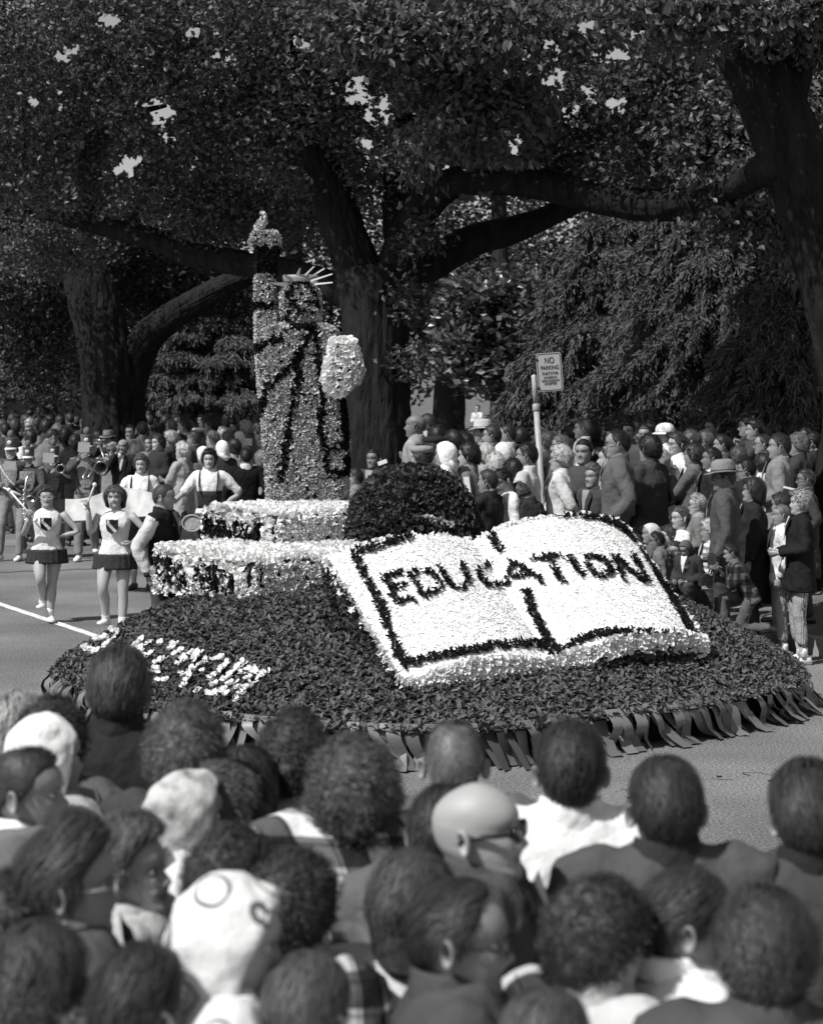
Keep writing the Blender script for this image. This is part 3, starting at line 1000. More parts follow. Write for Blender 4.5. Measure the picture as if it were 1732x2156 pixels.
for (x_, z_) in ((-0.115, 0.150), (-0.115, -0.170)):
    V, Fl = ellipsoid((x_ - 0.02, -0.008, z_), (0.016, 0.008, 0.016))
    g = G(); g.add(V @ Rs.T + pc_ - so, Fl); g.obj('bolt', mat('bolt_dark', 0.03, 0.5), sg)
for k, (txt, z_, sz, xs) in enumerate((('NO', 0.128, 0.098, 0.72), ('PARKING', 0.048, 0.066, 0.74), ('7A.M.TO6P.M.', -0.016, 0.050, 0.62), ('SATURDAYS', -0.062, 0.037, 0.72), ('SUNDAYS-HOLIDAYS', -0.098, 0.035, 0.60), ('EXCEPTED', -0.132, 0.037, 0.78))):
    cu = bpy.data.curves.new('lettering', 'FONT')
    cu.body = txt; cu.size = sz; cu.align_x = 'CENTER'; cu.align_y = 'CENTER'; cu.offset = 0.0012
    cu.materials.append(m_ink)
    tmp = bpy.data.objects.new('lettering', cu)
    me_ = bpy.data.meshes.new_from_object(tmp)
    bpy.data.objects.remove(tmp)
    o = bpy.data.objects.new('lettering', me_)
    mw = Matrix.Translation(Vector(tuple(pc_ - so))) @ Euler((0, ang, 0)).to_matrix().to_4x4() @ Matrix.Translation((0.006, -0.006, z_)) @ Euler((R(90), 0, 0)).to_matrix().to_4x4() @ Matrix.Diagonal((xs, 1, 1, 1))
    o.matrix_basis = mw
    link(o, sg)
# ------------------------------------------------------------------ trees
m_bark = mat('bark', 0.016, 0.95, 0.15, bump=0.09, bscale=13, var=0.5, vscale=7, stretch=(1, 1, 0.22))
m_bark2 = mat('bark_smooth', 0.02, 0.85, 0.25, bump=0.01, bscale=14, var=0.3, vscale=4)
m_leafA = mat('elm_leaf', 0.070, 0.48, 0.5, island=0.5, trans=0.22)
m_leafB = mat('broad_leaf', 0.085, 0.35, 0.55, island=0.55, trans=0.10)
m_leafC = mat('needle', 0.085, 0.7, 0.3, island=0.4)
m_leafD = mat('far_leaf', 0.045, 0.6, 0.35, island=0.5, trans=0.1)

def limb(P, r, k=14, m=26, rough=1.0, seed=0):
    P = np.asarray([tuple(p) for p in P], float)
    rr_ = np.interp(np.linspace(0, len(P) - 1, (len(P) - 1) * k + 1), np.arange(len(P)), r)
    C = catmull(P, k)
    # denser rings
    n = len(C)
    T, A, B = frames(C)
    th = np.linspace(0, 2 * math.pi, m, endpoint=False)
    L = np.concatenate([[0], np.cumsum(np.linalg.norm(np.diff(C, axis=0), axis=1))])
    ca, sa = np.cos(th), np.sin(th)
    q = np.stack([np.broadcast_to(ca * 3.2, (n, m)), np.broadcast_to(sa * 3.2, (n, m)), np.broadcast_to(L[:, None] * 1.1, (n, m))], -1)
    q2 = np.stack([np.broadcast_to(ca * 9, (n, m)), np.broadcast_to(sa * 9, (n, m)), np.broadcast_to(L[:, None] * 1.6, (n, m))], -1)
    q3 = np.stack([np.broadcast_to(ca * 11, (n, m)), np.broadcast_to(sa * 11, (n, m)), np.broadcast_to(L[:, None] * 2.2, (n, m))], -1)
    lump = 1 + rough * (0.10 * fbm(q * .5, 2, seed) + 0.09 * (1 - 2 * np.abs(fbm(q2, 2, seed + 5))) + 0.05 * (1 - 2 * np.abs(fbm(q3, 2, seed + 9))))
    ring = ca[None, :, None] * A[:, None, :] + sa[None, :, None] * B[:, None, :]
    return loft(C[:, None, :] + ring * (rr_[:, None] * lump)[:, :, None])

def twig_cloud(P, n_leaf, spread, leaf, rng, droop=0.5, flat=0.6):
    """leaf quads hanging in small sprays round the points P"""
    n = len(P)
    c = np.repeat(P, n_leaf, axis=0)
    off = rng.normal(size=(len(c), 3)) * np.array([spread, spread, spread * flat])
    pos = c + off
    d = rng.normal(size=(len(c), 3)); d[:, 2] = d[:, 2] * 0.5 - droop
    d /= np.linalg.norm(d, axis=1, keepdims=True)
    w = rng.normal(size=(len(c), 3)); w -= d * (w * d).sum(1, keepdims=True)
    w /= np.linalg.norm(w, axis=1, keepdims=True)
    nn = np.cross(d, w)
    s = rng.uniform(leaf * 0.65, leaf * 1.25, len(c))[:, None]
    a = pos; b = pos + d * s * .5 + w * s * .27 + nn * s * .07; c2_ = pos + d * s; e = pos + d * s * .5 - w * s * .27 + nn * s * .07
    V = np.stack([a, b, c2_, e], 1).reshape(-1, 3)
    Fq = np.arange(len(V)).reshape(-1, 4)
    return V, Fq

holes = [(235, 40, 55), (420, 60, 25), (150, 215, 35), (330, 235, 60), (275, 345, 45), (350, 290, 45), (60, 210, 20), (880, 175, 18), (800, 240, 50), (750, 190, 40), (770, 300, 45), (850, 250, 35),
         (955, 365, 50), (1080, 320, 38), (1160, 90, 45), (1240, 60, 35), (1290, 110, 50), (1170, 170, 45), (1230, 185, 45), (1290, 210, 25), (1195, 245, 25), (1350, 60, 30), (640, 90, 15), (990, 400, 20),
         (455, 120, 15), (520, 240, 12), (960, 75, 10), (1580, 300, 14), (130, 110, 20), (390, 330, 25), (1130, 120, 25)]
def hole_mask(P, grow=1.0, jag=1.0):
    q = proj(P)
    k = np.ones(len(P), bool)
    j = (fbm(np.c_[q / 24.0, np.zeros(len(q))], 2, 8) * 30 + fbm(np.c_[q / 7.0, np.ones(len(q))], 2, 18) * 30) * jag
    for x, y, r in holes:
        k &= np.hypot(q[:, 0] - x, (q[:, 1] - y) * 1.25) > (r * (.8 if r > 36 else 1) * grow + j)
    return k

LIMBLINES = [[(785,690),(765,600),(730,500),(700,410),(660,330)],[(815,660),(835,560),(862,490),(900,425),(955,385),(1060,378),(1180,398),(1300,425),(1410,432),(1500,415),(1570,385)],
             [(850,592),(920,548),(1000,505),(1060,490),(1130,465),(1200,432)],[(700,605),(600,572),(500,553),(400,535),(330,505),(240,482),(150,462)],[(195,470),(190,400),(192,330),(205,295)],
             [(285,760),(320,700),(380,655),(440,620)],[(1730,760),(1712,620),(1688,470),(1655,330),(1610,200)]]
def limb_mask(cen):
    q = proj(cen)
    d = seg_dist(q, LIMBLINES)
    return (d > 26) | (cen[:, 1] > 29.5) | (np.random.default_rng(3).random(len(cen)) < 0.06)

def crown(parent, name, blobs, n, leaf, m, rng, n_leaf=14, spread=0.28, droop=0.5, holes_on=True, flat=0.6, stuff=True, extra_mask=None, grow=0.68):
    """blobs: (px, py, Y, rx, ry, rdepth) in metres round the pixel direction"""
    pts_ = []
    w = np.array([b[3] * b[4] for b in blobs], float); w /= w.sum()
    for b, k in zip(blobs, (w * n).astype(int)):
        c = np.array(pt(b[0], b[1], b[2]))
        q = rng.normal(size=(k, 3)); q /= np.linalg.norm(q, axis=1, keepdims=True)
        r = rng.random(k) ** 0.45
        pts_.append(c + q * r[:, None] * np.array([b[3], b[5], b[4]]))
    P = np.concatenate(pts_)
    # clump: drop points where a low-frequency noise is low
    nz = fbm(P * 0.9, 3, 3)
    P = P[nz > -0.28]
    if holes_on:
        P = P[hole_mask(P, grow)]
    V, Fq = twig_cloud(P, n_leaf, spread, leaf, rng, droop, flat)
    loc = np.array(parent.matrix_basis.translation)
    if extra_mask is not None or holes_on:
        cen = V.reshape(-1, 4, 3).mean(1)
        keep = hole_mask(cen, grow * 0.8, 1.3) if holes_on else np.ones(len(cen), bool)
        if holes_on:
            keep &= limb_mask(cen)
        V = V.reshape(-1, 4, 3)[keep].reshape(-1, 3)
        Fq = np.arange(len(V)).reshape(-1, 4)
    o = bpy.data.objects.new(name, raw_mesh(name, V - loc, Fq, m, False))
    link(o, parent)
    if stuff:
        o['kind'] = 'stuff'
    return o

def tree(base, label, limbs, name='tree', cat='tree', m=None, limb_name=None, bark=None):
    x, y = base[0], base[1]
    t = empty(name, (x, y, gz(x, y)))
    tag(t, label, cat)
    loc = np.array(t.location)
    for i, (nm, P, r, sd) in enumerate(limbs):
        g = G()
        V, Fl = limb(P, r, seed=sd, m=72 if max(r) > 0.3 else 40)
        g.add(V - loc, Fl)
        g.obj(nm, bark or m_bark, t)
    return t

r3 = np.random.default_rng(3)
# --- centre tree
YC = 28.0
c0 = pt(800, 900, YC); zb = gz(c0.x, YC) - 0.2
t1 = tree((c0.x, YC), 'massive old tree in the centre behind the statue, trunk forking into heavy arching limbs', [
    ('trunk', [(c0.x - .02, YC, zb), pt(800, 1050, YC), pt(797, 900, YC), pt(793, 760, YC), pt(790, 660, YC), pt(786, 600, YC), pt(780, 560, YC)], [.62, .50, .46, .45, .46, .50, .40], 1),
    ('limb', [pt(785, 690, YC), pt(765, 600, YC), pt(730, 500, YC), pt(700, 410, YC), pt(660, 330, YC - .3), pt(620, 220, YC - .6), pt(585, 60, YC - 1), pt(560, -80, YC - 1)], [.34, .33, .28, .26, .24, .19, .15, .1], 2),
    ('limb', [pt(815, 660, YC), pt(835, 560, YC), pt(862, 490, YC), pt(900, 425, YC - .3), pt(955, 385, YC - .6), pt(1060, 378, YC - 1), pt(1180, 398, YC - 1.4), pt(1300, 425, YC - 2), pt(1410, 432, YC - 2.6), pt(1500, 415, YC - 3.4), pt(1570, 385, YC - 4.4)], [.30, .28, .27, .24, .21, .21, .20, .21, .20, .18, .17], 3),
    ('limb', [pt(815, 650, YC), pt(850, 592, YC), pt(920, 548, YC + .2), pt(1000, 505, YC + .5), pt(1060, 490, YC + .8), pt(1130, 465, YC + 1), pt(1200, 432, YC + 1.2), pt(1290, 395, YC + 1.5)], [.28, .27, .24, .22, .2, .17, .15, .12], 4),
    ('limb', [pt(845, 560, YC), pt(835, 420, YC + .4), pt(845, 300, YC + .8), pt(880, 160, YC + 1), pt(905, 0, YC + 1.2), pt(915, -100, YC + 1.2)], [.22, .2, .18, .15, .12, .1], 5),
    ('limb', [pt(775, 640, YC), pt(700, 605, YC + .4), pt(600, 572, YC + 1), pt(500, 553, YC + 1.6), pt(400, 535, YC + 2.2), pt(330, 505, YC + 2.6), pt(240, 482, YC + 3), pt(150, 462, YC + 3.4), pt(90, 445, YC + 3.6), pt(50, 415, YC + 3.8)], [.24, .22, .20, .19, .18, .17, .15, .12, .09, .05], 6),
    ('branch', [pt(195, 470, YC + 3.2), pt(190, 400, YC + 3.2), pt(192, 330, YC + 3.1), pt(205, 295, YC + 3), pt(250, 262, YC + 2.8), pt(300, 235, YC + 2.6), pt(350, 222, YC + 2.4)], [.12, .11, .10, .09, .07, .05, .03], 7),
    ('branch', [pt(198, 310, YC + 3), pt(175, 280, YC + 3), pt(150, 255, YC + 3), pt(110, 238, YC + 3)], [.08, .06, .05, .02], 8),
    ('branch', [pt(890, 200, YC + 1), pt(980, 140, YC + .6), pt(1060, 90, YC), pt(1120, 20, YC)], [.09, .07, .05, .03], 9),
])
blobsC = [(150, 120, 29, 2.3, 1.3, 1.6), (420, 130, 28, 2.4, 1.3, 1.8), (700, 110, 27, 2.2, 1.3, 1.8), (980, 130, 27, 2.2, 1.4, 1.8), (1300, 100, 28, 2.2, 1.2, 1.6), (130, 320, 30, 2.2, 1.1, 1.5),
          (430, 330, 29, 2.4, 1.1, 1.6), (700, 290, 28, 1.7, 1.0, 1.4), (990, 250, 26.5, 1.5, .9, 1.2), (1250, 290, 28, 2.2, .9, 1.4), (300, 20, 28, 3.0, .9, 2), (800, -10, 26, 3.0, .8, 2), (1150, 0, 26, 2.6, .8, 2),
          (520, 440, 30, 1.9, .6, 1), (100, 520, 32, 1.2, .6, 1), (1120, 350, 27.5, 1.5, .4, .8), (1400, 350, 26, 1.2, .5, .8), (1450, 200, 26, 1.4, .9, 1)]
crown(t1, 'leaf_canopy', blobsC, 13000, 0.098, m_leafA, r3, n_leaf=14, spread=0.20, droop=0.6)
# drooping near sprays at the top and over the arching limb, with leaves big enough to tell apart
crown(t1, 'hanging_leaves', [(1010, 200, 23, .9, .9, .5), (1100, 60, 22, 1.3, .5, .5), (960, 330, 24, .8, .45, .5), (820, 60, 22.5, 1.1, .5, .5), (1000, 400, 26, .5, .15, .3)], 1300, 0.125, m_leafA, r3, n_leaf=11, spread=0.18, droop=1.0)
# leafy shoots on the trunk
crown(t1, 'trunk_shoots', [(880, 500, 27.3, .35, .45, .2), (860, 620, 27.4, .25, .5, .2), (880, 760, 27.3, .3, .25, .2)], 150, 0.11, m_leafA, r3, n_leaf=10, spread=0.14, holes_on=False)

# --- left tree
YL = 34.0
c0 = pt(235, 900, YL); zb = gz(c0.x, YL) - .2
t2 = tree((c0.x, YL), 'thick leaning dark tree trunk on the left behind the marching band, forked in two', [
    ('trunk', [(c0.x, YL, zb), pt(238, 960, YL), pt(240, 880, YL), pt(235, 800, YL), pt(222, 720, YL), pt(200, 640, YL), pt(178, 560, YL), pt(155, 500, YL), pt(120, 420, YL), pt(70, 330, YL)], [.62, .52, .50, .50, .46, .42, .36, .33, .25, .15], 11),
    ('limb', [pt(262, 830, YL), pt(285, 760, YL), pt(320, 700, YL - .3), pt(380, 655, YL - .6), pt(440, 620, YL - .9), pt(500, 590, YL - 1.2), pt(560, 565, YL - 1.4)], [.34, .30, .26, .22, .2, .17, .12], 12),
    ('limb', [pt(205, 640, YL), pt(235, 560, YL + .3), pt(260, 500, YL + .5), pt(300, 420, YL + .8), pt(320, 300, YL + 1)], [.26, .18, .15, .12, .08], 13)])
crown(t2, 'leaf_canopy', [(60, 480, 35, 1.6, 1.6, 1.2), (320, 560, 36, 1.4, .9, 1), (520, 420, 36, 1.6, .8, 1), (380, 620, 36.5, 1.6, .5, .8), (80, 700, 36, 1.3, 1.2, 1), (60, 250, 34, 1.6, 1, 1), (560, 640, 36.5, 1.0, .5, .6)], 3600, 0.11, m_leafD, r3, n_leaf=13, spread=0.24)
# --- right tree
YR = 21.5
c0 = pt(1740, 900, YR); zb = gz(c0.x, YR) - .2
t3 = tree((c0.x, YR), 'dark tall tree trunk rising along the right edge above the crowd', [
    ('trunk', [(c0.x + .05, YR, zb), pt(1800, 900, YR), pt(1784, 760, YR), pt(1756, 620, YR), pt(1716, 470, YR), pt(1668, 330, YR), pt(1616, 200, YR), pt(1562, 80, YR), pt(1500, -60, YR)], [.44, .35, .33, .32, .33, .34, .33, .33, .28], 21),
    ('limb', [pt(1660, 370, YR), pt(1620, 355, YR), pt(1585, 372, YR + .6), pt(1555, 392, YR + 1.4)], [.2, .18, .16, .14], 22),
    ('limb', [pt(1570, 110, YR), pt(1500, 55, YR + .3), pt(1420, 35, YR + .6), pt(1330, 40, YR + .9), pt(1240, 20, YR + 1.2), pt(1150, -20, YR + 1.5)], [.2, .17, .15, .12, .09, .06], 23),
    ('limb', [pt(1640, 260, YR), pt(1690, 120, YR), pt(1740, 0, YR)], [.2, .15, .12], 24)])
crown(t3, 'leaf_canopy', [(1720, 300, 24, .9, 1.8, .8), (1450, 20, 20.5, 1.3, .35, .6), (1560, 420, 24, .8, .5, .6), (1500, 290, 24.5, .8, .6, .6), (1700, 20, 21, .9, .5, .5), (1350, 170, 25, .9, .5, .6)], 2300, 0.115, m_leafA, r3, n_leaf=13, spread=0.2, droop=0.9)

# --- glossy broad-leaved tree on the lawn
YM = 42.0
c0 = pt(1075, 860, YM); zb = gz(c0.x, YM) - .2
t4 = tree((c0.x, YM), 'round glossy broad-leaved tree with a short dark trunk on the lawn left of the sign', [
    ('trunk', [(c0.x, YM, zb), pt(1076, 880, YM), pt(1074, 820, YM), pt(1070, 700, YM), pt(1068, 600, YM)], [.22, .17, .15, .1, .05], 31)], name='broadleaf_tree', bark=m_bark2)
crown(t4, 'leaf_canopy', [(1040, 640, YM, 1.35, .8, 1.1), (1080, 760, YM, 1.55, .75, 1.2), (1150, 700, YM, 1.1, .9, 1), (985, 740, YM, .9, .8, .9), (1060, 806, YM, 1.2, .2, 1)], 900, 0.24, m_leafB, r3, n_leaf=12, spread=0.2, droop=-0.15, holes_on=False, grow=0.0)

# --- drooping cedars
def cedar(base_px, Y, top_py, halfw, label, n_b, rng, seed, low_py=880, droop=1.0, lean=0.0):
    c0 = pt(base_px, 900, Y); gzz = gz(c0.x, Y)
    t = empty('cedar_tree', (c0.x, Y, gzz)); tag(t, label, 'conifer')
    loc = np.array(t.location)
    ztop = pt(base_px, top_py, Y).z
    g = G(); V, Fl = limb([(c0.x, Y, gzz - .1), (c0.x + .05, Y, (ztop + gzz) / 2), (c0.x, Y, ztop)], [.3, .2, .03], seed=seed, m=14)
    g.add(V - loc, Fl); g.obj('trunk', m_bark2, t)
    zlo = pt(base_px, low_py, Y).z
    A = []; Bq = []
    bgm = G()
    nlev = max(6, int((ztop - zlo) / 0.42))
    for i in range(n_b):
        f = (int(i * nlev / n_b) + 0.5 + rng.normal() * .12) / nlev
        z0 = zlo + (ztop - zlo) * f
        ln = halfw * (1 - f * 0.68) * rng.uniform(0.7, 1.12)
        az = rng.uniform(0, 2 * math.pi)
        if math.sin(az) > 0.2:
            az = -az
        d = np.array([math.cos(az), math.sin(az) * 0.7, 0])
        k = 7
        P = np.array([np.array([c0.x, Y, z0]) + d * ln * s_ + np.array([0, 0, ln * (0.30 * s_ - 0.62 * droop * s_ * s_)]) for s_ in np.linspace(0, 1, k + 1)])
        bgm.add(*tube(P - loc, np.linspace(.035, .008, k + 1), 5))
        C = catmull(P, 6)
        side = np.array([-d[1], d[0], 0])
        for ci, c in enumerate(C[6:]):
            fr_ = (ci + 6) / len(C)
            for _ in range(4):
                off = rng.normal() * .30 * (1.15 - fr_) * ln / 2.2
                hl = abs(rng.normal(.0, .24)) * droop + .06
                st_ = c + side * off + np.array([0, 0, -abs(off) * .45])
                sd = np.array([d[0] * .12 + rng.normal() * .05, d[1] * .12, -hl])
                m_ = 8
                tt = rng.random((m_, 1))
                A.append(st_ + sd * tt + rng.normal(size=(m_, 3)) * .018); Bq.append(np.repeat((sd / np.linalg.norm(sd))[None], m_, 0))
    bgm.obj('branches', m_bark2, t)['kind'] = 'stuff'
    A = np.concatenate(A); D = np.concatenate(Bq)
    n = len(A)
    D = D * 1.0 + rng.normal(size=(n, 3)) * 0.42; D /= np.linalg.norm(D, axis=1, keepdims=True)
    Wd = np.cross(D, rng.normal(size=(n, 3))); Wd /= np.linalg.norm(Wd, axis=1, keepdims=True)
    s = rng.uniform(.07, .15, n)[:, None]
    V = np.stack([A - Wd * s * .10, A + Wd * s * .10, A + D * s + Wd * s * .06, A + D * s - Wd * s * .06], 1).reshape(-1, 3)
    o = bpy.data.objects.new('needle_sprays', raw_mesh('needle_sprays', V - loc, np.arange(len(V)).reshape(-1, 4), m_leafC, False))
    link(o, t); o['kind'] = 'stuff'
    return t
cedar(1500, 33, 380, 3.0, 'big weeping cedar with drooping feathery boughs behind the right-hand crowd', 190, r3, 41, low_py=905)
cedar(1290, 36, 430, 2.6, 'second weeping cedar with hanging sprays, between the parking sign and the bigger cedar', 150, r3, 42, low_py=880)
cedar(1700, 29, 470, 2.0, 'dark weeping cedar at the far right beside the tall trunk', 110, r3, 43, low_py=900)
cedar(455, 41, 610, 2.6, 'tiered dark conifer behind the crowd left of the statue', 110, r3, 44, low_py=860, droop=0.45)
cedar(930, 52, 560, 2.2, 'distant conifer seen just right of the centre trunk', 60, r3, 45, low_py=770, droop=0.5)

# --- woodland further back: separate dark trees
back = [(40, 640, 55, 4.0, 3.6, 'dark woodland tree at the far left edge behind the band'),
        (330, 520, 60, 4.5, 3.2, 'dark woodland tree seen between the left trunk and the statue'),
        (620, 600, 62, 4.5, 4.0, 'dark woodland tree directly behind the raised torch'),
        (950, 500, 64, 4.4, 3.4, 'dark woodland tree above the broad-leaved tree'),
        (1300, 560, 60, 4.5, 4.4, 'dark woodland tree behind the parking sign and cedars'),
        (1620, 560, 55, 4.0, 4.4, 'dark woodland tree behind the right-hand trunk'),
        (150, 250, 48, 3.0, 2.6, 'upper-left background tree filling between the nearer leaves'),
        (620, 300, 50, 3.6, 2.6, 'background tree crown above and behind the torch'),
        (1400, 260, 46, 3.2, 2.6, 'background tree crown above the long right-hand limb'),
        (1050, 180, 50, 3.2, 2.4, 'background tree crown high right of the centre trunk')]
for k, (px, py, Y, rx, rz, lab) in enumerate(back):
    c0 = pt(px, py, Y); gg = gz(c0.x, Y)
    tb = tree((c0.x, Y), lab, [('trunk', [(c0.x, Y, gg - .2), (c0.x + .1, Y, gg + 1.6), (c0.x - .1, Y, c0.z + rz * .4)], [.4, .3, .1], 50 + k)], name='woodland_tree', bark=m_bark2)
    bl = [(px, py, Y, rx, rz, 2.2)]
    if k < 6:
        bl += [(px - 60, py + 190 - 60 * (px == 950), Y, rx * .8, rz * .5, 1.5), (px + 70, py + 170 - 60 * (px == 950), Y, rx * .8, rz * .5, 1.5)]
    crown(tb, 'leaf_canopy', bl, 1300 if k < 6 else 900, 0.21, m_leafD, r3, n_leaf=17, spread=0.42, droop=0.2, holes_on=True, grow=0.75)
# clipped hedge and low shrubs
def shrub(px, py0, py1, Y, w, label, name='hedge'):
    c = pt(px, (py0 + py1) / 2, Y); zt = pt(px, py0, Y).z; g0 = gz(c.x, Y)
    o = empty(name, (c.x, Y, g0)); tag(o, label, name)
    P, _ = sample(*box((c.x, Y, (zt + g0) / 2), (w, 1.0, zt - g0)), 28, r3)
    V, Fq = twig_cloud(P, 9, 0.10, 0.12, r3, -0.1, 1.0)
    ob = bpy.data.objects.new('hedge_leaves', raw_mesh('hedge_leaves', V - np.array(o.location), Fq, m_leafD, False)); link(ob, o); ob['kind'] = 'stuff'
    g = G(); g.add(*box((0, 0, (zt - g0) / 2 - .03), (w - .1, .9, zt - g0 - .08))); g.obj('hedge_core', m_core, o, smooth=False)
shrub(575, 868, 1000, 46, 3.2, 'clipped dark hedge behind the crowd left of the statue')
shrub(380, 850, 960, 50, 3.0, 'low dark hedge on the lawn between left trunk and conifer')
shrub(1500, 850, 960, 44, 5.5, 'dark shrubbery under the weeping cedars behind the right crowd')
shrub(90, 830, 960, 48, 3.6, 'dark shrubbery at far left behind the band onlookers')
# garden path far across the lawn
g = G()
V = []
for i in range(31):
    x = 1.0 + i * 0.5; y = 42.8 + 0.04 * i
    V += [(x, y, gz(x, y) + .012), (x, y + 1.3, gz(x, y + 1.3) + .012)]
g.add(V, [(2 * i, 2 * i + 2, 2 * i + 3, 2 * i + 1) for i in range(30)])
o = g.obj('garden_path', mat('pale_path', .5, .9), smooth=False); tag(o, kind='structure')
# ------------------------------------------------------------------ people
m_skin = mat('skin', 0.24, 0.5, 0.4, bump=0.0012, bscale=70, var=0.06, vscale=12)
m_skin_d = mat('skin_tanned', 0.16, 0.5, 0.4, bump=0.0012, bscale=70, var=0.06, vscale=12)
m_skin_l = mat('skin_fair', 0.36, 0.5, 0.4, bump=0.001, bscale=70, var=0.05, vscale=12)
m_lip = mat('lip', 0.19, 0.45, 0.4)
m_eye = mat('eye_white', 0.5, 0.3, 0.5)
m_iris = mat('iris', 0.02, 0.25, 0.6)
m_frame = mat('spectacle_frame', 0.02, 0.3, 0.5)
m_lens = mat('dark_lens', 0.006, 0.12, 0.6)
m_brass = mat('brass', 0.5, 0.28, 0.6, metal=0.85)
m_shoe_w = mat('white_shoe', 0.75, 0.6)
m_shoe_d = mat('dark_shoe', 0.025, 0.4, 0.5)
m_paper = mat('paper', 0.8, 0.8, 0.2)
SKIN = {'n': m_skin, 'd': m_skin_d, 'l': m_skin_l}

def m_hair(v):
    return mat('hair_%03d' % int(v * 1000), v, 0.5, 0.3, bump=0.004, bscale=60, var=0.35, vscale=26, island=0.3, stretch=(1, 1, 0.35))

HEAD = [(-.160, .062, -.135, -.092, .135), (-.125, .050, -.095, -.085, .085), (-.10, .037, -.07, -.080, .070), (-.055, .030, -.02, -.076, .062), (-.024, .043, .02, -.076, .061), (-.008, .068, .042, -.080, .056),
        (.004, .085, .056, -.078, .050), (.016, .092, .068, -.085, .055), (.028, .090, .078, -.090, .060), (.038, .086, .084, -.094, .063), (.046, .091, .09, -.097, .0655), (.053, .089, .096, -.100, .067),
        (.060, .094, .103, -.102, .068), (.068, .091, .11, -.104, .0695), (.077, .091, .117, -.105, .071), (.086, .089, .122, -.106, .072), (.096, .086, .128, -.106, .073), (.106, .083, .135, -.106, .074),
        (.115, .081, .141, -.106, .0745), (.123, .084, .147, -.105, .075), (.132, .091, .153, -.104, .0755), (.145, .093, .161, -.102, .0755), (.160, .090, .171, -.097, .0745), (.176, .081, .182, -.088, .070),
        (.193, .065, .196, -.072, .061), (.207, .044, .207, -.052, .047), (.217, .020, .217, -.028, .027), (.2205, .004, .2205, -.010, .008)]
NOSE_Z = [.066, .072, .078, .085, .092, .102, .113, .125, .134]
NOSE_P = [0, .006, .018, .027, .024, .018, .012, .006, 0]
def head_geo(female=False, child=False, m=44):
    t = np.linspace(0, 2 * math.pi, m, endpoint=False)
    a = t - 0.55 * np.sin(t)
    c, s = np.cos(a), np.sin(a)
    rings = []
    for (zf, yf, zb, yb, w) in HEAD:
        if female or child:
            w = w * (0.93 if zf < .08 else .97)
        if child and zf < .1 and zf > -.02:
            yf = yf * 0.94; w *= 1.05
        x = w * np.sign(s) * np.abs(s) ** 0.92
        half = (yf - yb) / 2
        y = (yf + yb) / 2 + half * np.sign(c) * np.abs(c) ** 0.96
        z = zb + (zf - zb) * (1 + c) / 2
        fr = (c > 0).astype(float)
        # nose
        nz = np.interp(z, NOSE_Z, NOSE_P) * (0.75 if (female or child) else 1.0)
        wn = np.interp(z, [.07, .085, .1, .13], [.012, .0115, .008, .008])
        y = y + fr * nz * np.exp(-(x / wn) ** 2)
        # nostril wings
        for sx in (-1, 1):
            y = y + fr * .008 * np.exp(-((x - sx * .013) / .006) ** 2 - ((z - .081) / .006) ** 2)
            y = y - fr * .009 * np.exp(-((x - sx * .031) / .014) ** 2 - ((z - .117) / .010) ** 2)      # sockets
            y = y + fr * .004 * np.exp(-((x - sx * .038) / .015) ** 2 - ((z - .095) / .012) ** 2)      # cheekbone
            y = y - fr * .004 * np.exp(-((x - sx * .026) / .005) ** 2 - ((z - .054) / .008) ** 2)
        y = y - fr * .0035 * np.exp(-(z - .0535) ** 2 / .0022 ** 2) * (np.abs(x) < .026)
        rings.append(np.stack([x, y, z], -1))
    V, Fl = loft(np.array(rings))
    mi = []
    for f in Fl:
        cc = V[list(f)].mean(0)
        mi.append(1 if (abs(cc[0]) < .023 and cc[1] > .07 and .0455 < cc[2] < .0625) else 0)
    return V, Fl, mi
HG = {k: head_geo(*k) for k in ((False, False), (True, False), (True, True), (False, True))}

def ear_geo(sx):
    rings = []
    th = np.linspace(0, 2 * math.pi, 14, endpoint=False)
    egg = 1 + 0.16 * np.cos(th - 1.2)
    for r, h in ((0.12, -.001), (0.45, .001), (0.62, .004), (0.8, .0105), (0.95, .010), (1.0, .004), (0.9, -.006)):
        y = -0.0 + .0185 * r * np.sin(th) * egg * 0.95
        z = .031 * r * np.cos(th) * egg
        rings.append(np.stack([np.full(14, h), y, z], -1))
    V, Fl = loft(np.array(rings))
    V = V @ rotm(0, 0, R(-36)).T @ rotm(R(8), 0, 0).T
    V[:, 0] *= sx
    V = V + np.array([sx * .083, -.016, .105])
    return V, Fl

